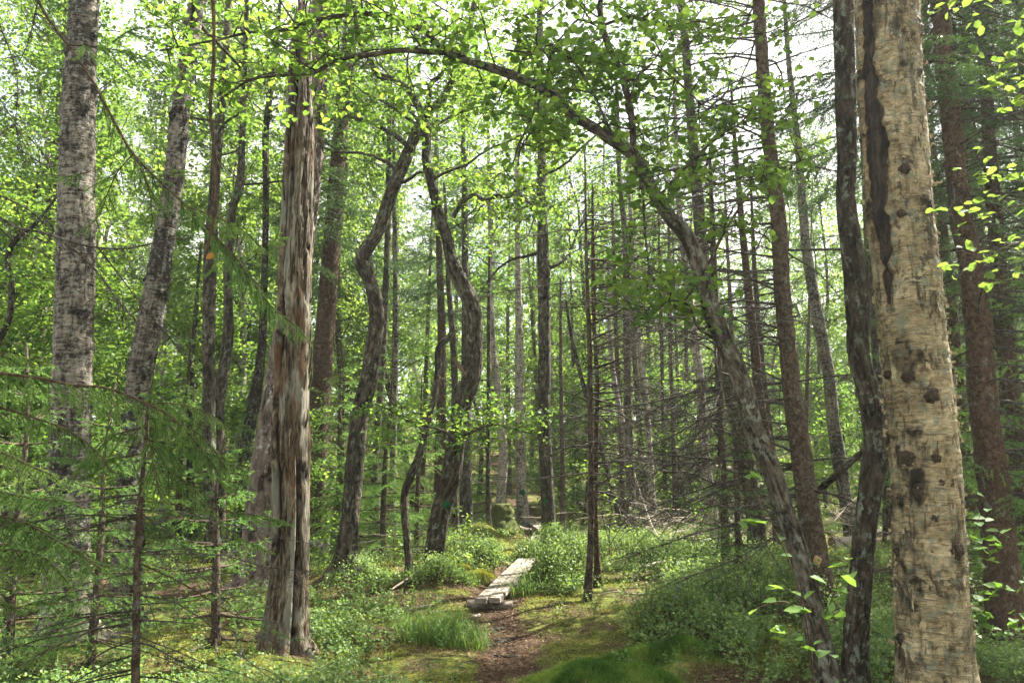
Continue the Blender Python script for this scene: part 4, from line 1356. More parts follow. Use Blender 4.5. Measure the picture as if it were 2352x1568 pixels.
# a dead limb hanging close to the camera, with one yellow leaf
mb = MB()
ax = smooth([at(x, y, d) for x, y, d in [(-330, -420, 3.4), (200, -260, 2.8), (455, -120, 2.5), (488, -10, 2.4), (491, 60, 2.4), (490, 160, 2.4), (483, 250, 2.4), (490, 330, 2.4), (495, 430, 2.4), (492, 500, 2.4), (478, 560, 2.4), (470, 590, 2.4)]], .03)
tube(mb, ax, np.linspace(.011, .004, len(ax)), 9, None, .002, (60, 20), False, 3)
mb.build('hanging_limb', M['young_twig'], root)
mb = MB()
leafset(mb, at(482, 588, 2.4)[None], .034, np.array([[.75, -.6, .2]]), 0, None, False, .6)
mb.build('withered_leaf', M['yellow_leaf'], root)

# spruce sapling in front of the birches
sx = at(310, 1568, 3.6)
root = thing('spruce_sapling', (sx[0], sx[1], float(hgt(sx[0], sx[1]))), 'young spruce with a thin bare lower stem and ladder of dead twigs', 'tree')
poly = [(308, 1640), (311, 1565), (313, 1430), (315, 1287), (321, 1180), (326, 1104), (331, 1050), (336, 980), (342, 900)]
st = np.array([at(x, y, 3.6) for x, y in poly])
st[0, 2] = hgt(st[0, 0], st[0, 1]) - .1
mb = MB()
tube(mb, st, np.array([19, 18, 17, 15, 13, 11, 9, 7, 3]) * .5 * 3.6 / FPX, 14, .03, .0025, (40, 25), False, 4)
mb.build('trunk', M['spruce_bark'], root)
mb, li = MB(), MB()
rg = np.random.default_rng(81)
for k in range(42):
    z = rg.uniform(.45, 1.5)
    q = np.array([np.interp(z, st[:, 2], st[:, j]) for j in range(3)])
    az = rg.choice([rg.normal(-.2, .6), rg.normal(3.3, .6)])
    dead_branch(mb, li if k % 3 == 0 else None, q, az, rg.uniform(.3, .95), rg.uniform(.003, .0052), rg, .12, 7, rg.uniform(-.2, .15), 0, .0008)
mb.build('dead_twigs', M['dead_twig'], root)
li2 = MB()
li.build('lichen_tufts', M['lichen'], root)
wood, S = MB(), []
T = lambda y: (np.interp(y, [900, 980, 1050, 1104, 1180, 1287], [342, 336, 331, 326, 321, 315]), y)
px_bough(wood, S, [T(1060), (380, 1075), (430, 1110), (470, 1150), (505, 1190)], 3.6, 3.5, .006, .045, .28, 21, .7, .1)
px_bough(wood, S, [T(1010), (400, 1020), (460, 1035), (520, 1058), (570, 1085)], 3.6, 3.5, .006, .045, .30, 22, .6, .1)
px_bough(wood, S, [T(960), (390, 965), (440, 985), (490, 1030), (520, 1080)], 3.6, 3.5, .006, .04, .30, 23, .8, .1)
px_bough(wood, S, [T(930), (370, 925), (420, 930), (480, 950), (530, 985)], 3.6, 3.6, .005, .04, .26, 24, .6, .1)
px_bough(wood, S, [T(980), (290, 990), (240, 1010), (200, 1050), (170, 1100)], 3.6, 3.7, .006, .045, .28, 25, .6, .1)
px_bough(wood, S, [T(1040), (280, 1050), (220, 1060), (160, 1055), (110, 1050)], 3.6, 4.0, .006, .05, .28, 26, .3, .2)
px_bough(wood, S, [T(1000), (345, 1020), (350, 1060), (360, 1110), (375, 1160)], 3.6, 3.3, .006, .045, .24, 27, .9, .1)
px_bough(wood, S, [T(910), (350, 880), (352, 850)], 3.6, 3.6, .004, .04, .18, 28, .2, .0)
px_bough(wood, S, [T(1105), (420, 1130), (500, 1170), (570, 1180), (620, 1195), (665, 1200)], 3.6, 4.3, .006, .06, .30, 29, .3, .55)
px_bough(wood, S, [T(1150), (410, 1160), (490, 1195), (560, 1240), (620, 1270)], 3.6, 4.2, .006, .06, .28, 30, .4, .6)
px_bough(wood, S, [T(1290), (420, 1340), (520, 1400), (600, 1440), (690, 1470)], 3.6, 4.6, .006, .08, .2, 31, .2, .7)
px_bough(wood, S, [T(1430), (240, 1440), (160, 1470), (90, 1500), (40, 1540)], 3.6, 3.4, .005, .08, .2, 32, .2, .55)
wood.build('boughs', M['young_twig'], root)
nd = MB()
put_needles(nd, S, NEEDLE['dens'], NEEDLE['nl'], NEEDLE['nw'], NEEDLE['flat'])
nd.build('needles', M['young_needle'], root)


# broad leaved saplings in front on the right
def sapling(name, label, stems, leaf, n, seed, lm='shrub_leaf', tw=.25, r=.004, cat='sapling'):
    rg = np.random.default_rng(seed)
    b = at(*stems[0][0])
    root = thing(name, (b[0], b[1], float(hgt(b[0], b[1]))), label, cat)
    wd, lv = MB(), MB()
    for st in stems:
        ax = smooth([at(x, y, d) for x, y, d in st], .04)
        tube(wd, ax, np.linspace(r, r * .3, len(ax)), 6, rnd=.5)
        C = []
        for k in range(n):
            t = .25 + .75 * (k + rg.random()) / n
            i = min(int(t * (len(ax) - 1)), len(ax) - 2)
            q = ax[i]
            td = nrm(ax[i + 1] - ax[i])
            d = nrm(td * .6 + rg.normal(0, .7, 3) + np.array([0, 0, .1]))
            l = tw * rg.uniform(.3, 1.1)
            e = q + d * l
            tube(wd, [q, (q + e) / 2 + np.array([0, 0, .015]), e], [r * .35, r * .3, .0008], 3, rnd=.5, cap=False)
            for w in range(rg.integers(2, 5)):
                C.append(q + (e - q) * (.4 + .6 * w / 3.) + rg.normal(0, .3, 3) * leaf)
        leafset(lv, np.array(C), leaf, None, .38, .55, False, .78, rg)
    wd.build('stem', M['young_twig'], root)
    lv.build('leaves', M[lm], root)
    return root


sapling('alder_sapling', 'young alder with large toothed leaves in front of the leaning arch alder', [[(1872, 1640, 3.9), (1860, 1480, 3.8), (1828, 1330, 3.7), (1770, 1200, 3.6), (1715, 1105, 3.6)], [(1860, 1480, 3.8), (1900, 1400, 3.7), (1925, 1340, 3.6)], [(1850, 1410, 3.8), (1790, 1380, 3.6), (1715, 1405, 3.5)]], .076, 5, 61)
sapling('alder_sapling', 'leafy young shrub right of the thick old birch base', [[(2215, 1640, 5.4), (2222, 1480, 5.3), (2240, 1350, 5.2), (2290, 1270, 5.1), (2350, 1240, 5.0)], [(2225, 1450, 5.3), (2280, 1390, 5.2), (2350, 1340, 5.2)], [(2222, 1500, 5.3), (2262, 1450, 5.1), (2340, 1450, 5.0)], [(2222, 1480, 5.3), (2215, 1300, 5.3), (2240, 1210, 5.2)]], .075, 10, 62)
sapling('alder_sapling', 'thin alder at the right edge with scattered yellow green leaf sprays', [[(2520, 1640, 4.8), (2480, 1000, 4.8), (2440, 500, 4.8), (2400, 60, 4.7)], [(2400, 80, 4.75), (2330, 50, 4.7), (2230, 30, 4.6), (2140, 25, 4.6)], [(2410, 130, 4.75), (2340, 150, 4.7), (2290, 190, 4.6)], [(2440, 520, 4.8), (2330, 560, 4.7), (2240, 590, 4.6), (2180, 600, 4.6)], [(2430, 420, 4.8), (2320, 480, 4.7), (2220, 495, 4.6), (2160, 480, 4.6)], [(2430, 430, 4.8), (2300, 410, 4.7), (2190, 390, 4.6)], [(2420, 250, 4.8), (2330, 215, 4.7), (2270, 200, 4.6)], [(2450, 600, 4.8), (2340, 640, 4.7), (2260, 650, 4.6)]], .062, 9, 63, 'birch_leaf')
sapling('rowan_sapling', 'bright sunlit sapling behind the two thin dead spruces', [[(1400, 1290, 12.5), (1400, 1220, 12.5), (1410, 1140, 12.5), (1420, 1080, 12.5)], [(1402, 1250, 12.5), (1430, 1200, 12.4), (1450, 1150, 12.3)], [(1402, 1250, 12.5), (1385, 1190, 12.4), (1380, 1120, 12.3)]], .06, 14, 64, 'birch_leaf', .45, .007)
sapling('alder_sapling', 'bright leafy sapling between the two bent alders', [[(905, 1320, 11.6), (905, 1260, 11.6), (900, 1200, 11.6)], [(1070, 1290, 11.4), (1075, 1240, 11.4), (1072, 1190, 11.4)]], .06, 14, 65, 'birch_leaf', .4, .006)

# ------------------------------------------------------------------ trees of the forest behind: one of each kind, then copies
PROTO = {}


def store(key, parts):
    PROTO[key] = [(n, mb.mesh(n, M[m])) for n, mb, m in parts if mb.n]


for k, (h, r0, lo, reach, nl, leaf, dens) in enumerate([(14, .11, .16, 2.4, 52, .08, 1.2), (12, .09, .12, 2.5, 50, .08, 1.2), (16, .13, .2, 2.7, 56, .085, 1.2), (10, .07, .06, 2.2, 46, .078, 1.25), (15, .1, .12, 2.3, 60, .082, 1.2)]):
    tr, br, cr = decid(h, r0, lo, reach, nl, leaf, dens, 300 + k)
    store('leafy%d' % k, [('trunk', tr, 'birch_white' if k in (0, 2) else 'alder_bark'), ('branch', br, 'alder_bark'), ('crown', cr, 'birch_leaf' if k in (0, 2, 4) else 'alder_leaf')])
for k, (h, reach, nl) in enumerate([(4.5, 1.6, 22), (3.2, 1.4, 18)]):
    tr, br, cr = decid(h, .03, .08, reach, nl + 10, .068, 1.2, 330 + k, .12)
    store('bushy%d' % k, [('trunk', tr, 'dark_bark'), ('branch', br, 'dark_bark'), ('crown', cr, 'alder_leaf')])
for k, (h, r0, lo, R0, dl, per) in enumerate([(16, .16, .25, 2.6, .08, 5), (13, .13, .42, 2.2, .08, 5), (18, .18, .3, 2.8, .06, 5)]):
    tr, dd, br, nd = spruce(h, r0, lo, R0, 340 + k, .15, per, .055, .013, dl, 95)
    store('spruce%d' % k, [('trunk', tr, 'brown_spruce_bark'), ('dead_branches', dd, 'dead_twig'), ('branch', br, 'spruce_bark'), ('needles', nd, 'spruce_needle')])
for k, (h, R0) in enumerate([(4.2, 1.35), (2.8, 1.1), (1.6, .7)]):
    tr, dd, br, nd = spruce(h, .02 + .008 * h, .02, R0, 350 + k, .11, 5, .035, .007, .06, 100)
    store('young%d' % k, [('trunk', tr, 'spruce_bark'), ('branch', br, 'spruce_bark'), ('needles', nd, 'young_needle')])
tr, dd, br, nd = spruce(10, .06, 2, 1.3, 360, .2, 4, .03, .01, .1, 50)
store('bare0', [('trunk', tr, 'spruce_bark'), ('dead_branches', dd, 'dead_twig')])
tr, dd, br, nd = spruce(12, .075, .75, 1.3, 361, .2, 4, .05, .012, .1, 50)
store('bare1', [('trunk', tr, 'spruce_bark'), ('dead_branches', dd, 'dead_twig'), ('branch', br, 'spruce_bark'), ('needles', nd, 'spruce_needle')])

PR = np.random.default_rng(99)
NAME = {'leafy': ('broadleaf_tree', 'tree'), 'bushy': ('leafy_bush', 'bush'), 'spruce': ('spruce_tree', 'tree'), 'young': ('spruce_sapling', 'young tree'), 'bare': ('dead_spruce', 'dead tree')}


def place(key, x, y, sc, label, group=None):
    nm, cat = NAME[key.rstrip('0123456789')]
    root = thing(nm, (x, y, float(hgt(x, y)) - .05), label, cat, group)
    root.rotation_euler = (PR.normal(0, .025), PR.normal(0, .025), PR.random() * 6.28)
    root.scale = (sc, sc, sc * PR.uniform(.92, 1.1))
    for n, me in PROTO[key]:
        o = bpy.data.objects.new(n, me)
        o.parent = root
        COL.objects.link(o)


def put(key, px, d, sc=1., label=None, group=None):
    x = ray(px, 1050)[0] * d
    place(key, x, d, sc, label, group)


# single trees one can tell apart
put('spruce0', 2285, 13.5, .6, 'middling dark spruce behind the stout brown spruce foot')
put('spruce1', 2160, 13.0, .55, 'short dark spruce behind the thick old birch')
put('spruce2', 716, 14.0, .95, 'dark spruce whose drooping boughs show right of the dead trunk')
put('young0', 885, 12.8, .85, 'young sunlit spruce behind the elbowed alder')
put('young0', 770, 13.6, .95, 'bushy young spruce left of the elbowed alder')
put('young1', 960, 13.4, 1.0, 'small young spruce between the bent alders')
put('young1', 590, 14.5, 1.3, 'young spruce behind the leaning pine')
put('young0', 420, 15.5, 1.1, 'young spruce behind the straight grey brown trunk')
put('spruce1', 1010, 19, .9, 'tall spruce with dark boughs above the S shaped alder')
put('young2', 1690, 8.6, 1.0, 'little spruce seedling in the bilberry thicket')
put('young1', 60, 6.2, .9, 'young spruce low at the left edge')
put('young1', 240, 6.4, .75, 'small shaded young spruce at the foot of the stout upright birch')
put('young2', 520, 7.2, 1.2, 'small shaded spruce seedling left of the dead trunk')
put('spruce0', 2420, 9.5, .9, 'spruce at the right edge with dense dark boughs')
put('spruce1', 2330, 12.5, 1.0, 'dark spruce deep behind the reddish brown spruce trunk')
put('spruce0', 2255, 15.5, .62, 'dark spruce deep behind the thick old birch')
put('spruce2', 2480, 15.5, .68, 'dark spruce at the right edge, deepest of them')
put('spruce1', 2210, 11.0, .85, 'dark spruce close behind the stout brown spruce')
put('spruce0', 2420, 19, .9, 'dark spruce filling the gap behind the reddish brown trunk')
put('young0', 2200, 9.2, 1.0, 'young dark spruce right behind the thick old birch')
put('young0', 2420, 7.8, 1.0, 'young dark spruce at the right edge')
put('young0', 2330, 10.5, 1.0, 'young spruce in the shade under the brown spruces')
put('bushy1', 700, 11.8, .7, 'leafy bush low behind the dead trunk')
put('bushy1', 120, 10.5, .9, 'leafy bush behind the stout upright birch')
put('bushy0', 30, 12.5, 1.0, 'tall leafy bush at the left edge')
put('bushy0', 330, 14.0, 1.0, 'tall leafy bush behind the kinked birch')
# the forest behind, by rows
ROWS = [
    # key, px, distance, scale
    ('leafy3', -150, 12, 1), ('leafy1', -60, 16, 1), ('leafy4', 90, 14.5, 1), ('leafy3', 250, 18, 1.1), ('leafy1', 420, 20, 1), ('leafy0', 560, 18, 1), ('leafy3', 640, 21, 1.1),
    ('leafy4', 800, 20, .95), ('leafy1', 960, 22, 1), ('leafy3', 1100, 24, 1), ('leafy0', 1290, 24, .95), ('leafy1', 1400, 21, .9), ('leafy4', 1500, 25, .85), ('leafy3', 1600, 23, .8),
    ('leafy2', 0, 22, 1), ('leafy0', 180, 24, 1), ('leafy4', 340, 27, 1), ('leafy2', 500, 28, 1), ('leafy1', 700, 29, 1.1), ('leafy2', 880, 30, 1), ('leafy4', 1040, 32, 1), ('leafy1', 1180, 33, 1.1), ('leafy3', 1330, 32, 1.1), ('leafy2', 1450, 34, .9),
    ('leafy4', 1580, 33, .85), ('leafy3', 1690, 29, .8), ('leafy3', 1760, 30, 1.15), ('leafy1', 1835, 33, 1.15), ('leafy3', 1905, 29, 1.2), ('leafy3', 1980, 26, 1), ('leafy1', 2060, 31, 1), ('leafy3', 1800, 36, .8), ('leafy1', 1900, 38, .8),
    ('leafy3', -250, 18, 1.1), ('leafy2', -300, 26, 1), ('leafy0', 90, 33, 1), ('leafy2', 260, 38, 1), ('leafy0', 430, 40, 1), ('leafy4', 610, 42, 1), ('leafy0', 790, 43, 1), ('leafy2', 960, 44, 1), ('leafy4', 1130, 45, 1), ('leafy0', 1290, 46, .95), ('leafy2', 1450, 48, .9), ('leafy4', 1610, 47, .85), ('leafy2', 2150, 45, 1), ('leafy0', 1990, 44, .85),
    ('bushy0', 480, 17, 1.1), ('bushy0', 160, 19, 1.2), ('bushy1', 640, 17, 1.2), ('bushy0', 820, 22, 1.1), ('bushy1', 1340, 19.5, 1.1), ('bushy1', 1560, 19, 1.1), ('bushy0', 1480, 23, 1), ('bushy1', 1700, 20, 1.2), ('bushy0', 1850, 24, 1.1), ('bushy1', 1930, 19, 1), ('bushy0', 1000, 26, 1), ('bushy0', 1260, 27, 1), ('bushy0', 2080, 22, 1.1), ('bushy1', 1310, 23, 1.2),
    ('bare0', 1330, 21, 1), ('bare1', 1480, 20, 1), ('bare0', 1565, 22, .9), ('bare1', 1690, 18, .85), ('bare0', 1835, 17, .8), ('bare1', 1890, 22, .75), ('bare0', 1250, 23, 1), ('bare1', 970, 24, 1), ('bare0', 1650, 26, .9), ('bare1', 1540, 28, .9), ('bare1', 1170, 27, 1), ('bare1', 1220, 31, 1), ('bare0', 1725, 23, .8), ('bare0', 2090, 18, 1), ('bare0', 1985, 20, .9),
    ('spruce0', 640, 25, .9), ('spruce2', 330, 31, 1), ('spruce1', 1120, 37, 1), ('spruce0', 1380, 38, 1), ('spruce1', 1660, 40, .9), ('spruce0', 2090, 36, 1), ('spruce2', 2250, 22, .62), ('spruce0', 2380, 20, .7), ('spruce1', 2300, 30, 1), ('spruce2', 2500, 27, 1), ('spruce2', 900, 38, 1), ('spruce0', 20, 30, 1), ('young0', 1420, 26, 1.2), ('young0', 1610, 28, 1.2), ('young0', 690, 16.5, 1.0), ('young1', 1120, 20.5, 1.2), ('young0', 1760, 27, 1.2), ('young0', 1880, 30, 1.2), ('young0', 1230, 36, 1.4), ('young0', 530, 22, 1.2),
]
ZW = lambda px: 'behind the grey birches' if px < 620 else 'behind the crooked alders' if px < 1130 else 'beyond the boardwalk' if px < 1420 else 'in the sunny thicket' if px < 1960 else 'beyond the old birch'
for key, px, d, sc in ROWS:
    kd = key.rstrip('0123456789')
    word = {'leafy': 'tall leafy green tree', 'bushy': 'leafy green bush', 'spruce': 'tall dark spruce', 'young': 'young green spruce', 'bare': 'thin dead spruce pole'}[kd]
    far = 'far off' if d > 29 else 'farther back' if d > 19.5 else 'standing'
    put(key, px, d, sc, '%s %s %s' % (word, far, ZW(px)), '%ss %s %s' % (word, far, ZW(px)))

# thin haze volume added to brighten and pale the background
HZ = bpy.data.meshes.new('haze')
x0, x1, y0, y1, z0, z1 = -140, 150, -8, 196, -2.5, 40
HZ.from_pydata([(x, y, z) for z in (z0, z1) for y in (y0, y1) for x in (x0, x1)], [], [(0, 2, 3, 1), (4, 5, 7, 6), (0, 1, 5, 4), (2, 6, 7, 3), (0, 4, 6, 2), (1, 3, 7, 5)])
hm, hnt, hout = mat('haze_air')
pv = hnt.nodes.new('ShaderNodeVolumePrincipled')
pv.inputs['Density'].default_value = .0009
pv.inputs['Color'].default_value = (.95, 1, .95, 1)
pv.inputs['Anisotropy'].default_value = .35
hnt.links.new(pv.outputs[0], hout.inputs['Volume'])
HZ.materials.append(hm)
ho = bpy.data.objects.new('haze', HZ)
COL.objects.link(ho)
ho['kind'] = 'stuff'
ho['label'] = 'thin added haze that pales the trees farther back'

# the wood on the far slope, one mass
fr = np.random.default_rng(123)
mb = MB()
for k in range(650):
    y = fr.uniform(50, 92)
    x = fr.uniform(-.8, .85) * y
    g = float(hgt(x, y))
    h = fr.uniform(9, 17) if abs(x / y - .335) > .06 else fr.uniform(5, 8)
    n = 220
    tt = fr.random(n)
    rad = (1 - tt) ** .6 * fr.uniform(1.2, 2.2)
    a = fr.random(n) * 6.28
    C = np.stack([x + rad * np.cos(a) * fr.random(n) ** .4, y + rad * np.sin(a), g + h * (.08 + .92 * tt)], 1)
    leafset(mb, C, .34, None, .8, fr.normal(.5, .2), True, .9, fr)
o = mb.build('far_wood', M['birch_leaf'])
tag(o, 'far green wood closing the view on the slope', 'wood', None, 'stuff')
# ------------------------------------------------------------------ boardwalk, logs and sticks
def plank(root, a, b, w, th, off, seed):
    """a plank from a to b (top centre line, world), shifted sideways by off"""
    rg = np.random.default_rng(seed)
    a, b = np.array(a, float), np.array(b, float)
    d = b - a
    L = np.linalg.norm(d)
    d /= L
    s = np.cross(d, [0, 0, 1])
    s /= np.linalg.norm(s)
    u = np.array([0, 0, 1.])
    n = 24
    V, B = [], []
    for i in range(n):
        t = i / (n - 1)
        c = a + d * L * t + s * off
        j = rg.normal(0, .003, 6)
        sec = [(-w / 2 + j[0], -th), (-w / 2 + j[1], -.006), (-w / 2 + .007, j[2] * .6), (0, j[3] * .5 - .002), (w / 2 - .007, j[4] * .6), (w / 2 + j[5], -.006), (w / 2 + j[0], -th)]
        for (p, q) in sec:
            V.append(c + s * p + u * q)
            B.append((off * 7 + p, L * t, q))
    k = 7
    i = np.arange(n * k).reshape(n, k)
    j = np.roll(i, -1, 1)
    mb = MB()
    mb.add(V, [np.stack([i[:-1], i[1:], j[1:], j[:-1]], -1).reshape(-1, 4), i[0][None, ::-1], i[-1][None]], B)
    return mb.build('plank', M['plank'], root, flat=True)


def boardwalk(a, b, label, th=.055, w=.125):
    a, b = np.array(a, float), np.array(b, float)
    root = thing('boardwalk', (a[0], a[1], a[2] - .1), label, 'boardwalk')
    d = (b - a) / np.linalg.norm(b - a)
    plank(root, a, b, w, th, -w / 2 - .006, int(a[1] * 10))
    plank(root, a + d * .06, b + d * .05, w, th, w / 2 + .006, int(a[1] * 10) + 1)
    s = np.cross(d, [0, 0, 1])
    for t in (.06, .5, .94):
        c = a + (b - a) * t - np.array([0, 0, th + .05])
        mb = MB()
        tube(mb, [c - s * .25, c, c + s * .25], [.055, .055, .055], 12, rnd=.5)
        mb.build('cross_log', M['log_bark'], root)


boardwalk((-.27, 8.95, .10), (.22, 12.2, .13), 'nearest weathered two plank boardwalk in the sun')
boardwalk((.24, 12.5, .12), (.52, 15.6, .16), 'middle boardwalk stretch mostly hidden behind the lone straight trunk')
boardwalk((.72, 15.9, .16), (.44, 18.6, .20), 'farthest boardwalk stretch bending left where path climbs')


def log(label, p0, p1, w, bm='log_bark', name='fallen_log', cat='log', seed=1, sag=0., sides=16, bend=.03):
    a, b = np.array(p0, float), np.array(p1, float)
    rg = np.random.default_rng(seed)
    m = [a, a + (b - a) * .35 + rg.normal(0, bend, 3) * np.array([1, 1, .5]), a + (b - a) * .7 + rg.normal(0, bend, 3) * np.array([1, 1, .5]), b]
    root = thing(name, tuple(a), label, cat)
    mb = MB()
    tube(mb, m, [w, w * .95, w * .9, w * .75], sides, .05, w * .15, (14, 14), False, seed, lump=.06)
    mb.build('bark', M[bm], root)
    for e, dd in ((a, a - b), (b, b - a)):
        dd = dd / np.linalg.norm(dd)
        q = MB()
        r_ = w * (.95 if e is a else .72)
        s1 = nrm(np.cross(dd, [0, 0, 1.0001]))
        s2 = np.cross(dd, s1)
        ang = np.linspace(0, 2 * math.pi, 14, endpoint=False)
        q.add(np.vstack([e + dd * .006 + r_ * (np.cos(t) * s1 + np.sin(t) * s2) for t in ang]), [np.arange(14)[None]])
        q.build('cut_end', M['cut_end'], root, flat=True)
    return root


def G(px, py, dz=0., d=None):
    p = gxy(px, py) if d is None else np.array([ray(px, 1050)[0] * d, d])
    return np.array([p[0], p[1], float(hgt(p[0], p[1])) + dz])


log('short fallen log with pale end beside the climbing path', G(1160, 1220, .08, 17.6), G(1214, 1225, .09, 17.0), .085, seed=2)
log('fallen grey log behind the two thin dead spruces', G(1388, 0, .09, 15.4), G(1500, 0, .12, 15.8), .075, seed=3)
log('long grey fallen trunk lying across the sunny thicket', at(1325, 1045, 20.5), at(1705, 1080, 18.5), .085, 'bleached', seed=4, bend=.08)
log('fallen log lying behind the foot of the bare spruce', G(1890, 0, .1, 10.6), G(2030, 0, .14, 10.9), .06, seed=5)
log('pale barkless fallen log in the sun behind the bent dark trunk', G(1900, 0, .2, 13.0), G(2010, 0, .35, 13.4), .08, 'bleached', seed=6)
log('broken trunk propped between the bare spruce and the dark bent trunk', at(1878, 1128, 7.7), at(1992, 1028, 6.6), .032, 'alder_bark', 'leaning_branch', 'branch', seed=7)
log('bent lichen grey stick on the moss near the path', G(1030, 1432, .02), G(1102, 1412, .05), .022, 'log_bark', 'fallen_stick', 'stick', seed=8, sides=10, bend=.02)
log('pale thin stick by the S shaped alder foot', G(905, 1398, .03), G(1000, 1390, .03), .012, 'bleached', 'fallen_stick', 'stick', seed=9, sides=8)
log('fallen dead branch lying left of the straight boardwalk end', G(880, 1375, .04), G(960, 1350, .06), .014, 'log_bark', 'fallen_stick', 'stick', seed=10, sides=8)
log('small stick across the sunny moss', G(1380, 1372, .02), G(1500, 1378, .02), .010, 'bleached', 'fallen_stick', 'stick', seed=11, sides=8)
log('dead branch in front of the sunlit bilberries', G(1480, 1315, .06), G(1570, 1308, .1), .04, 'bleached', 'fallen_branch', 'branch', seed=12, sides=10)
log('dark fallen branch beyond the sunlit bilberries', G(1540, 1255, .12), G(1640, 1262, .14), .04, 'log_bark', 'fallen_branch', 'branch', seed=13, sides=10)


def stump(px, d, r, h, label, seed):
    c = G(px, 0, 0, d)
    root = thing('tree_stump', c, label, 'stump')
    mb = MB()
    tube(mb, [c + [0, 0, -.1], c + [0, 0, h * .3], c + [.02, 0, h * .8], c + [.02, 0, h]], [r * 1.5, r * 1.1, r * .9, r * .75], 24, .03, r * .22, (12, 8), False, seed, lump=.15)
    mb.build('trunk', M['mound'], root)


stump(1152, 16.6, .22, .42, 'mossy rounded stump left of the climbing path', 3)
stump(1458, 13.6, .08, .22, 'small rotten stump in the sunlit bilberries', 4)
stump(1556, 13.2, .10, .20, 'broken dark stump among the sunlit bilberries', 5)


def root_(label, pts, w, seed):
    root = thing('exposed_root', G(*pts[0]), label, 'root')
    mb = MB()
    P_ = [G(x, y, dz) for (x, y), dz in zip(pts, [-.04, -.004, .006, -.004, -.04])]
    tube(mb, P_, np.array([.6, 1, 1, .8, .5]) * w, 10, .03, w * .25, (30, 10), False, seed, lump=.15)
    mb.build('bark', M['dark_bark'], root)


root_('knobbly dark root crossing the trodden path', [(1110, 1478), (1140, 1466), (1165, 1460), (1190, 1452), (1215, 1445)], .022, 1)
root_('small root end poking out of the path by the fallen stick', [(1118, 1440), (1133, 1434), (1150, 1432), (1165, 1430), (1180, 1432)], .018, 2)
root_('thin root on the near edge of the path', [(1095, 1490), (1130, 1488), (1160, 1494), (1190, 1492), (1220, 1500)], .014, 3)


# bare brush: dead spruce tops lying in the thicket
def brush(c, n, L, label, seed, bm='bleached', el=.5):
    rg = np.random.default_rng(seed)
    root = thing('brush_pile', (c[0], c[1], c[2]), label, 'brush')
    mb = MB()
    for k in range(n):
        o = np.array(c) + rg.normal(0, 1, 3) * np.array([.7, .5, .15]) + [0, 0, .2]
        dead_branch(mb, None, o, rg.random() * 6.28, L * rg.uniform(.4, 1.2), .009, rg, .04, 9, rg.uniform(-.1, el), 0, .0024)
    mb.build('dead_branches', M[bm], root)


brush(G(1570, 0, .1, 15.8), 34, 1.7, 'pale tangle of fallen dead branches in the sun', 71)
brush(G(1500, 0, .1, 18.5), 26, 1.6, 'bleached tangle of dead branches behind the dark straight trunk', 72)
brush(G(1700, 0, .1, 14.5), 24, 1.5, 'tangle of dead branches behind the mossy footed alder', 73, 'dead_twig')
brush(G(880, 0, .1, 12.2), 22, 1.1, 'low tangle of dry twigs behind the elbowed alder foot', 74, 'dead_twig', .3)
brush(G(1900, 0, .1, 13.8), 22, 1.4, 'tangle of dead branches in the sun behind the bare spruce', 75)
brush(G(2200, 0, .1, 9.5), 24, 1.6, 'dark tangle of dead boughs under the brown spruces', 76, 'dead_twig', .9)


# ------------------------------------------------------------------ plants of the forest floor
GR = np.random.default_rng(555)


def bilberry(lv, st, X, Y, per, size, h, spread, rg, z=None, stems=True):
    n = len(X)
    Z = hgt(X, Y) if z is None else z
    hh = h * rg.uniform(.55, 1.2, n)
    t = rg.random((n, per))
    a = rg.random((n, per)) * 6.28
    rr = spread * (.25 + .75 * t) * rg.random((n, per)) ** .5
    C = np.stack([X[:, None] + rr * np.cos(a), Y[:, None] + rr * np.sin(a), Z[:, None] + hh[:, None] * (.25 + .75 * t)], -1).reshape(-1, 3)
    sh = np.repeat(np.clip(rg.normal(.45, .17, n), 0, 1), per)
    leafset(lv, C, size, None, .6, None, True, 1.05, rg)
    lv.r[-1] = np.repeat(np.clip(sh + rg.normal(0, .12, len(sh)), 0, 1), 4)
    if stems:
        k = 3
        b = np.repeat(np.stack([X, Y, Z], 1), k, 0) + rg.normal(0, .01, (n * k, 3))
        e = b + np.stack([rg.normal(0, spread * .55, n * k), rg.normal(0, spread * .55, n * k), np.repeat(hh, k) * .95], 1)
        w = np.array([.0016, 0, 0])
        V = np.stack([b - w, b + w, e], 1)
        st.add(V.reshape(-1, 3), [np.arange(len(V) * 3).reshape(-1, 3)])


def scatter(n, x0, x1, y0, y1, dens, rg):
    X, Y = rg.uniform(x0, x1, n), rg.uniform(y0, y1, n)
    k = rg.random(n) < dens(X, Y)
    return X[k], Y[k]


def nz(X, Y, s, o=0):
    return fbm(np.stack([X / s, Y / s, np.full_like(X, o)], -1), 2)


def dens_bil(X, Y):
    pd = pathdist(X, Y)
    left = sst(-.8, -1.6, X) * (1 - sst(8.2, 9.2, Y) * (1 - sst(10.5, 11.5, Y)))
    right = sst(1.2, 1.8, X - .0 * Y) * (1 - .85 * np.exp(-(((X - 1.75) / .55)**2 + ((Y - 5.9) / .4)**2)))
    far = sst(11, 13.5, Y)
    m = np.maximum(np.maximum(left, right), far)
    return np.clip(m * sst(-.15, .4, nz(X, Y, .8) + .15 * m), 0, 1) * sst(.35, .6, pd) * .95 + .03 * sst(.4, .6, pd)


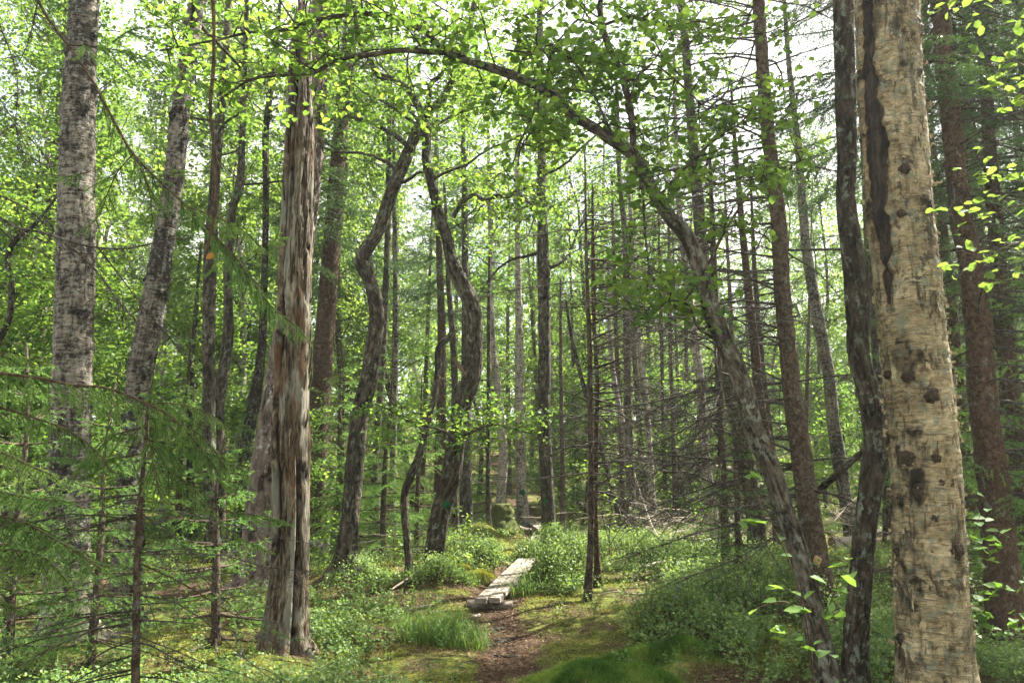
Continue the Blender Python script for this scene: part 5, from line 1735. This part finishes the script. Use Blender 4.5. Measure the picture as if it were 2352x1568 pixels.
lv, st = MB(), MB()
X, Y = scatter(3600, -4.2, 4.5, 4.2, 7.5, dens_bil, GR)
bilberry(lv, st, X, Y, 40, .027, .26, .11, GR)
X, Y = scatter(5200, -6, 6.5, 7.5, 11, dens_bil, GR)
bilberry(lv, st, X, Y, 30, .029, .24, .11, GR)
X, Y = scatter(7500, -9, 10, 11, 19, dens_bil, GR)
bilberry(lv, st, X, Y, 20, .032, .22, .14, GR, None, False)
X, Y = scatter(9000, -24, 26, 19, 42, lambda x, y: .55 * sst(.5, .9, pathdist(x, y)) + 0 * x, GR)
bilberry(lv, st, X, Y, 14, .10, .45, .38, GR, None, False)
o = lv.build('bilberry_cover', M['bilberry_leaf'])
tag(o, 'low green bilberry plants covering the forest floor', 'bilberry', None, 'stuff')
o = st.build('bilberry_stems', M['young_twig'])
tag(o, 'thin stems of the bilberry plants on the forest floor', 'stems', None, 'stuff')


def bush(cx, cy, rx, ry, h, n, size, label, seed, name='bilberry_bush', lm='bilberry_leaf'):
    rg = np.random.default_rng(seed)
    g = float(hgt(cx, cy))
    root = thing(name, (cx, cy, g), label, 'bush')
    lv, st = MB(), MB()
    a, q = rg.random(n) * 6.28, rg.random(n) ** .55 * 1.1
    k = 1 + .35 * vn(np.stack([np.cos(a) * 1.6, np.sin(a) * 1.6, a * 0 + seed * 3.1], -1))
    X, Y = cx + rx * q * k * np.cos(a), cy + ry * q * k * np.sin(a)
    top = np.sqrt(np.clip(1 - q**2 * .8, .1, 1)) * h * np.clip(.85 + .75 * nz(X, Y, .28, seed) + rg.normal(0, .16, n), .25, 1.5)
    per = 30
    t = 1 - rg.random((n, per)) ** 1.5 * .85
    b = np.stack([X, Y, hgt(X, Y)], 1)
    tip = b + np.stack([rg.normal(0, .05, n), rg.normal(0, .05, n), top], 1)
    C = b[:, None] + (tip - b)[:, None] * t[..., None] + rg.normal(0, 1, (n, per, 3)) * np.array([.045, .045, .025])
    C = C.reshape(-1, 3)
    leafset(lv, C, size * rg.uniform(.6, 1.2, len(C)), None, .7, None, True, .95, rg)
    sh = np.repeat(np.clip(rg.normal(.5, .22, n), 0, 1), per)
    lv.r[-1] = np.repeat(np.clip(sh + rg.normal(0, .15, len(sh)), 0, 1), 4)
    for k in range(3):
        e = tip + rg.normal(0, .035, (n, 3))
        w = np.array([.002, 0, 0])
        st.add(np.stack([b - w, b + w, e], 1).reshape(-1, 3), [np.arange(n * 3).reshape(-1, 3)])
    lv.build('leaves', M[lm], root)
    st.build('stems', M['young_twig'], root)


bush(.56, 10.45, .38, .70, .48, 400, .030, 'rounded bilberry bush beside the nearest boardwalk', 1)
bush(-.62, 12.0, .52, .5, .42, 240, .030, 'bilberry bush on a hummock behind the S shaped alder', 2)
bush(.42, 12.6, .42, .45, .38, 260, .030, 'sunlit bilberry clump at the foot of the lone straight trunk', 11)
bush(1.62, 7.25, .55, .5, .38, 330, .030, 'shaded bilberry thicket right of the moss clearing', 3)
bush(2.35, 7.7, .7, .6, .42, 420, .030, 'shaded bilberry thicket at the foot of the bare spruce', 4)
bush(1.85, 12.6, .8, .7, .30, 340, .030, 'sunlit bilberry patch beyond the two thin dead spruces', 5)
bush(2.75, 12.2, .7, .7, .32, 300, .030, 'sunlit bilberry patch in front of the pale sunlit birch', 6)
bush(-.95, 10.25, .34, .3, .26, 130, .030, 'bilberry tuft on the mossy foot of the S shaped alder', 7)
bush(-1.75, 10.3, .45, .35, .22, 150, .030, 'low bilberry tuft beside the elbowed alder foot', 8)
bush(3.3, 9.2, .7, .7, .36, 330, .030, 'shaded bilberry thicket behind the bare spruce', 9)
bush(-1.15, 5.2, .6, .45, .24, 260, .030, 'pale leaved bilberry patch in front of the dead trunk', 10)


# haircap moss cushions
def cushion(cx, cy, rx, ry, h, n, label, seed, mm='haircap', sp=.05, wd=.008):
    rg = np.random.default_rng(seed)
    g = float(hgt(cx, cy))
    root = thing('moss_cushion', (cx, cy, g), label, 'moss')
    nn = 30
    th, ph = np.meshgrid(np.linspace(0, 1, nn), np.linspace(0, 2 * math.pi, 64, endpoint=False), indexing='ij')

    def surf(q, a):
        k = 1 + .2 * np.sin(a * 3 + seed) + .13 * np.sin(a * 7 + 2 * seed) + .1 * np.sin(a * 13 + seed)
        x, y = cx + rx * q * k * np.cos(a), cy + ry * q * k * np.sin(a)
        z = hgt(x, y) + h * np.clip(1 - q**2.6, 0, 1) ** .7 * (1 + .3 * nz(x, y, .13, seed)) - .015 * q
        return np.stack([x, y, z], -1)
    V = surf(th, ph)
    i = np.arange(nn * 64).reshape(nn, 64)
    j = np.roll(i, -1, 1)
    mb = MB()
    mb.add(V.reshape(-1, 3), [np.stack([i[:-1], i[1:], j[1:], j[:-1]], -1).reshape(-1, 4)])
    mb.build('cushion', M['mound'], root)
    q, a = rg.random(n) ** .5 * (1.05 + .4 * rg.random(n) ** 3), rg.random(n) * 6.28
    C = surf(np.minimum(q, 1.45), a)
    k = 6
    b = np.repeat(C, k, 0)
    d = nrm(rg.normal(0, .75, (n * k, 3)) + np.array([0, 0, .8]))
    sd_ = nrm(np.cross(d, rg.normal(0, 1, d.shape)))
    L = sp * rg.uniform(.6, 1.2, (n * k, 1))
    V = np.stack([b - sd_ * wd * .5, b + sd_ * wd * .5, b + d * L], 1)
    m2 = MB()
    m2.add(V.reshape(-1, 3), [np.arange(n * k * 3).reshape(-1, 3)], None, np.repeat(np.clip(np.repeat(.42 + .7 * nz(C[:, 0], C[:, 1], .16, 3) + rg.normal(0, .2, n), k) + rg.normal(0, .12, n * k), 0, 1), 3))
    m2.build('shoots', M[mm], root)


cushion(.52, 6.0, .42, .30, .09, 3600, 'large dark green haircap moss cushion at the path edge', 1)
cushion(1.05, 6.45, .42, .26, .10, 2800, 'haircap moss cushion next to the shaded bilberry thicket', 2)
cushion(.95, 5.45, .5, .25, .08, 3000, 'haircap moss cushion at the bottom edge of the picture', 3)
cushion(-.42, 10.9, .30, .35, .10, 4000, 'bright sunlit moss cushion left of the nearest boardwalk', 4, 'moss', .025, .006)
cushion(-.2, 13.6, .4, .4, .10, 3500, 'bright moss hummock beyond the bilberry hummock', 5, 'moss', .03, .008)
cushion(-.75, 11.3, .22, .2, .10, 2500, 'small yellow moss cushion below the hummock bilberry bush', 6, 'moss', .025, .006)


# grass
def blades(mb, X, Y, L, w, rg, lean=.5, z=None):
    n = len(X)
    Z = hgt(X, Y) if z is None else z
    b = np.stack([X, Y, Z], 1)
    a = rg.random(n) * 6.28
    hd = np.stack([np.cos(a), np.sin(a), 0 * a], 1)
    L = L * rg.uniform(.5, 1.2, (n, 1))
    ln = lean * rg.uniform(.3, 1.6, (n, 1))
    m1 = b + hd * L * ln * .25 + np.array([0, 0, 1]) * L * .55
    m2 = b + hd * L * ln * .65 + np.array([0, 0, 1]) * L * (.85 - .2 * ln)
    e = b + hd * L * ln * 1.05 + np.array([0, 0, 1]) * L * (.85 - .55 * ln)
    s = np.stack([-np.sin(a), np.cos(a), 0 * a], 1) * w * .5
    V = np.stack([b - s, b + s, m1 + s, m1 - s, m2 + s * .8, m2 - s * .8, e], 1)
    k = np.arange(n)[:, None] * 7
    mb.add(V.reshape(-1, 3), [np.concatenate([k + [[0, 1, 2, 3]], k + [[3, 2, 4, 5]]]), k + [[5, 4, 6]]], None, np.repeat(rg.random(n), 7))


def tuft(px, py, rx, ry, n, L, label, seed):
    rg = np.random.default_rng(seed)
    c = G(px, py)
    mb = MB()
    a, q = rg.random(n) * 6.28, rg.random(n) ** .6
    blades(mb, c[0] + rx * q * np.cos(a), c[1] + ry * q * np.sin(a), L, .0045, rg, .75)
    o = mb.build('grass_tuft', M['grass'])
    tag(o, label, 'grass')


tuft(1000, 1470, .34, .22, 700, .30, 'arching grass tuft left of the path', 1)
tuft(1065, 1480, .22, .15, 260, .25, 'smaller arching grass tuft nearest the path', 2)
tuft(1205, 1366, .28, .12, 200, .26, 'grass tuft at the foot of the boardwalk bush', 3)
tuft(1048, 1345, .3, .25, 260, .2, 'sunlit grass tuft left of the boardwalk end', 4)
mb = MB()
dg = lambda x, y: sst(-.1, .4, nz(x, y, .8, 7)) * sst(.18, .42, pathdist(x, y))
X, Y = scatter(14000, -2.5, 4, 5, 12, lambda x, y: dg(x, y) * .7, GR)
blades(mb, X, Y, .13, .0032, GR, .7)
X, Y = scatter(5000, -3, 5, 12, 19, lambda x, y: dg(x, y) * .9, GR)
blades(mb, X, Y, .22, .007, GR, .6)
o = mb.build('grass', M['grass'])
tag(o, 'thin scattered grass on the mossy ground', 'grass', None, 'stuff')
# feather moss
mb = MB()
dm = lambda x, y: sst(-.35, .25, nz(x, y, .55, 2) + .25 * sst(0, 1.2, x) * (1 - sst(10, 13, y))) * sst(.16, .45, pathdist(x, y) + .15 * nz(x, y, .2, 1))
X, Y = scatter(110000, -3.2, 4.0, 4.8, 11.5, dm, GR)
C = np.stack([X, Y, hgt(X, Y) + GR.uniform(0, .025, len(X))], 1)
leafset(mb, C, .018, None, 1.0, None, True, .6, GR)
X, Y = scatter(45000, -6, 7, 11.5, 19, dm, GR)
C = np.stack([X, Y, hgt(X, Y) + GR.uniform(0, .03, len(X))], 1)
leafset(mb, C, .035, None, 1.0, None, True, .6, GR)
o = mb.build('feather_moss', M['moss'])
tag(o, 'yellow green feather moss carpeting the ground', 'moss', None, 'stuff')
# litter
mb = MB()
X, Y = scatter(5200, -1.4, 1.6, 4.8, 10, lambda x, y: 1 - sst(.25, .8, pathdist(x, y)), GR)
C = np.stack([X, Y, hgt(X, Y) + .006 + GR.uniform(0, .012, len(X))], 1)
leafset(mb, C, .022 * GR.uniform(.5, 1.6, len(X)), None, .45, None, False, .5, GR)
X, Y = scatter(16000, -4, 5, 4.6, 15, lambda x, y: np.clip(.35 + .5 * (1 - dm(x, y)) - .2 * (pathdist(x, y) < .2), 0, 1), GR)
C = np.stack([X, Y, hgt(X, Y) + .006 + GR.uniform(0, .012, len(X))], 1)
leafset(mb, C, .026, None, .3, None, False, .7, GR)
o = mb.build('leaf_litter', M['litter'])
tag(o, 'dry brown leaves littering the ground', 'leaf litter', None, 'stuff')
mb = MB()
X, Y = scatter(1500, -4, 5, 4.8, 14, lambda x, y: .6 + 0 * x, GR)
for x, y in zip(X, Y):
    a = GR.random() * 6.28
    l = GR.uniform(.04, .3)
    z = float(hgt(x, y)) + .012
    d = np.array([math.cos(a), math.sin(a), 0]) * l
    p = np.array([x, y, z])
    tube(mb, [p, p + d * .5 + GR.normal(0, .012, 3), p + d + np.array([0, 0, GR.uniform(-.01, .03)])], [.0032, .003, .0015], 4, cap=False)
o = mb.build('twig_litter', M['dead_twig'])
tag(o, 'small dead twigs strewn over the ground', 'twig litter', None, 'stuff')
for lab, px, py in [('yellowed fallen leaf on the path, lower one', 1078, 1500), ('yellowed fallen leaf on the path beside another', 1110, 1502)]:
    mb = MB()
    leafset(mb, G(px, py, .015)[None], .07, np.array([[.1, -.45, .9]]), 0, None, False, .6)
    o = mb.build('fallen_leaf', M['litter'])
    tag(o, lab, 'leaf')
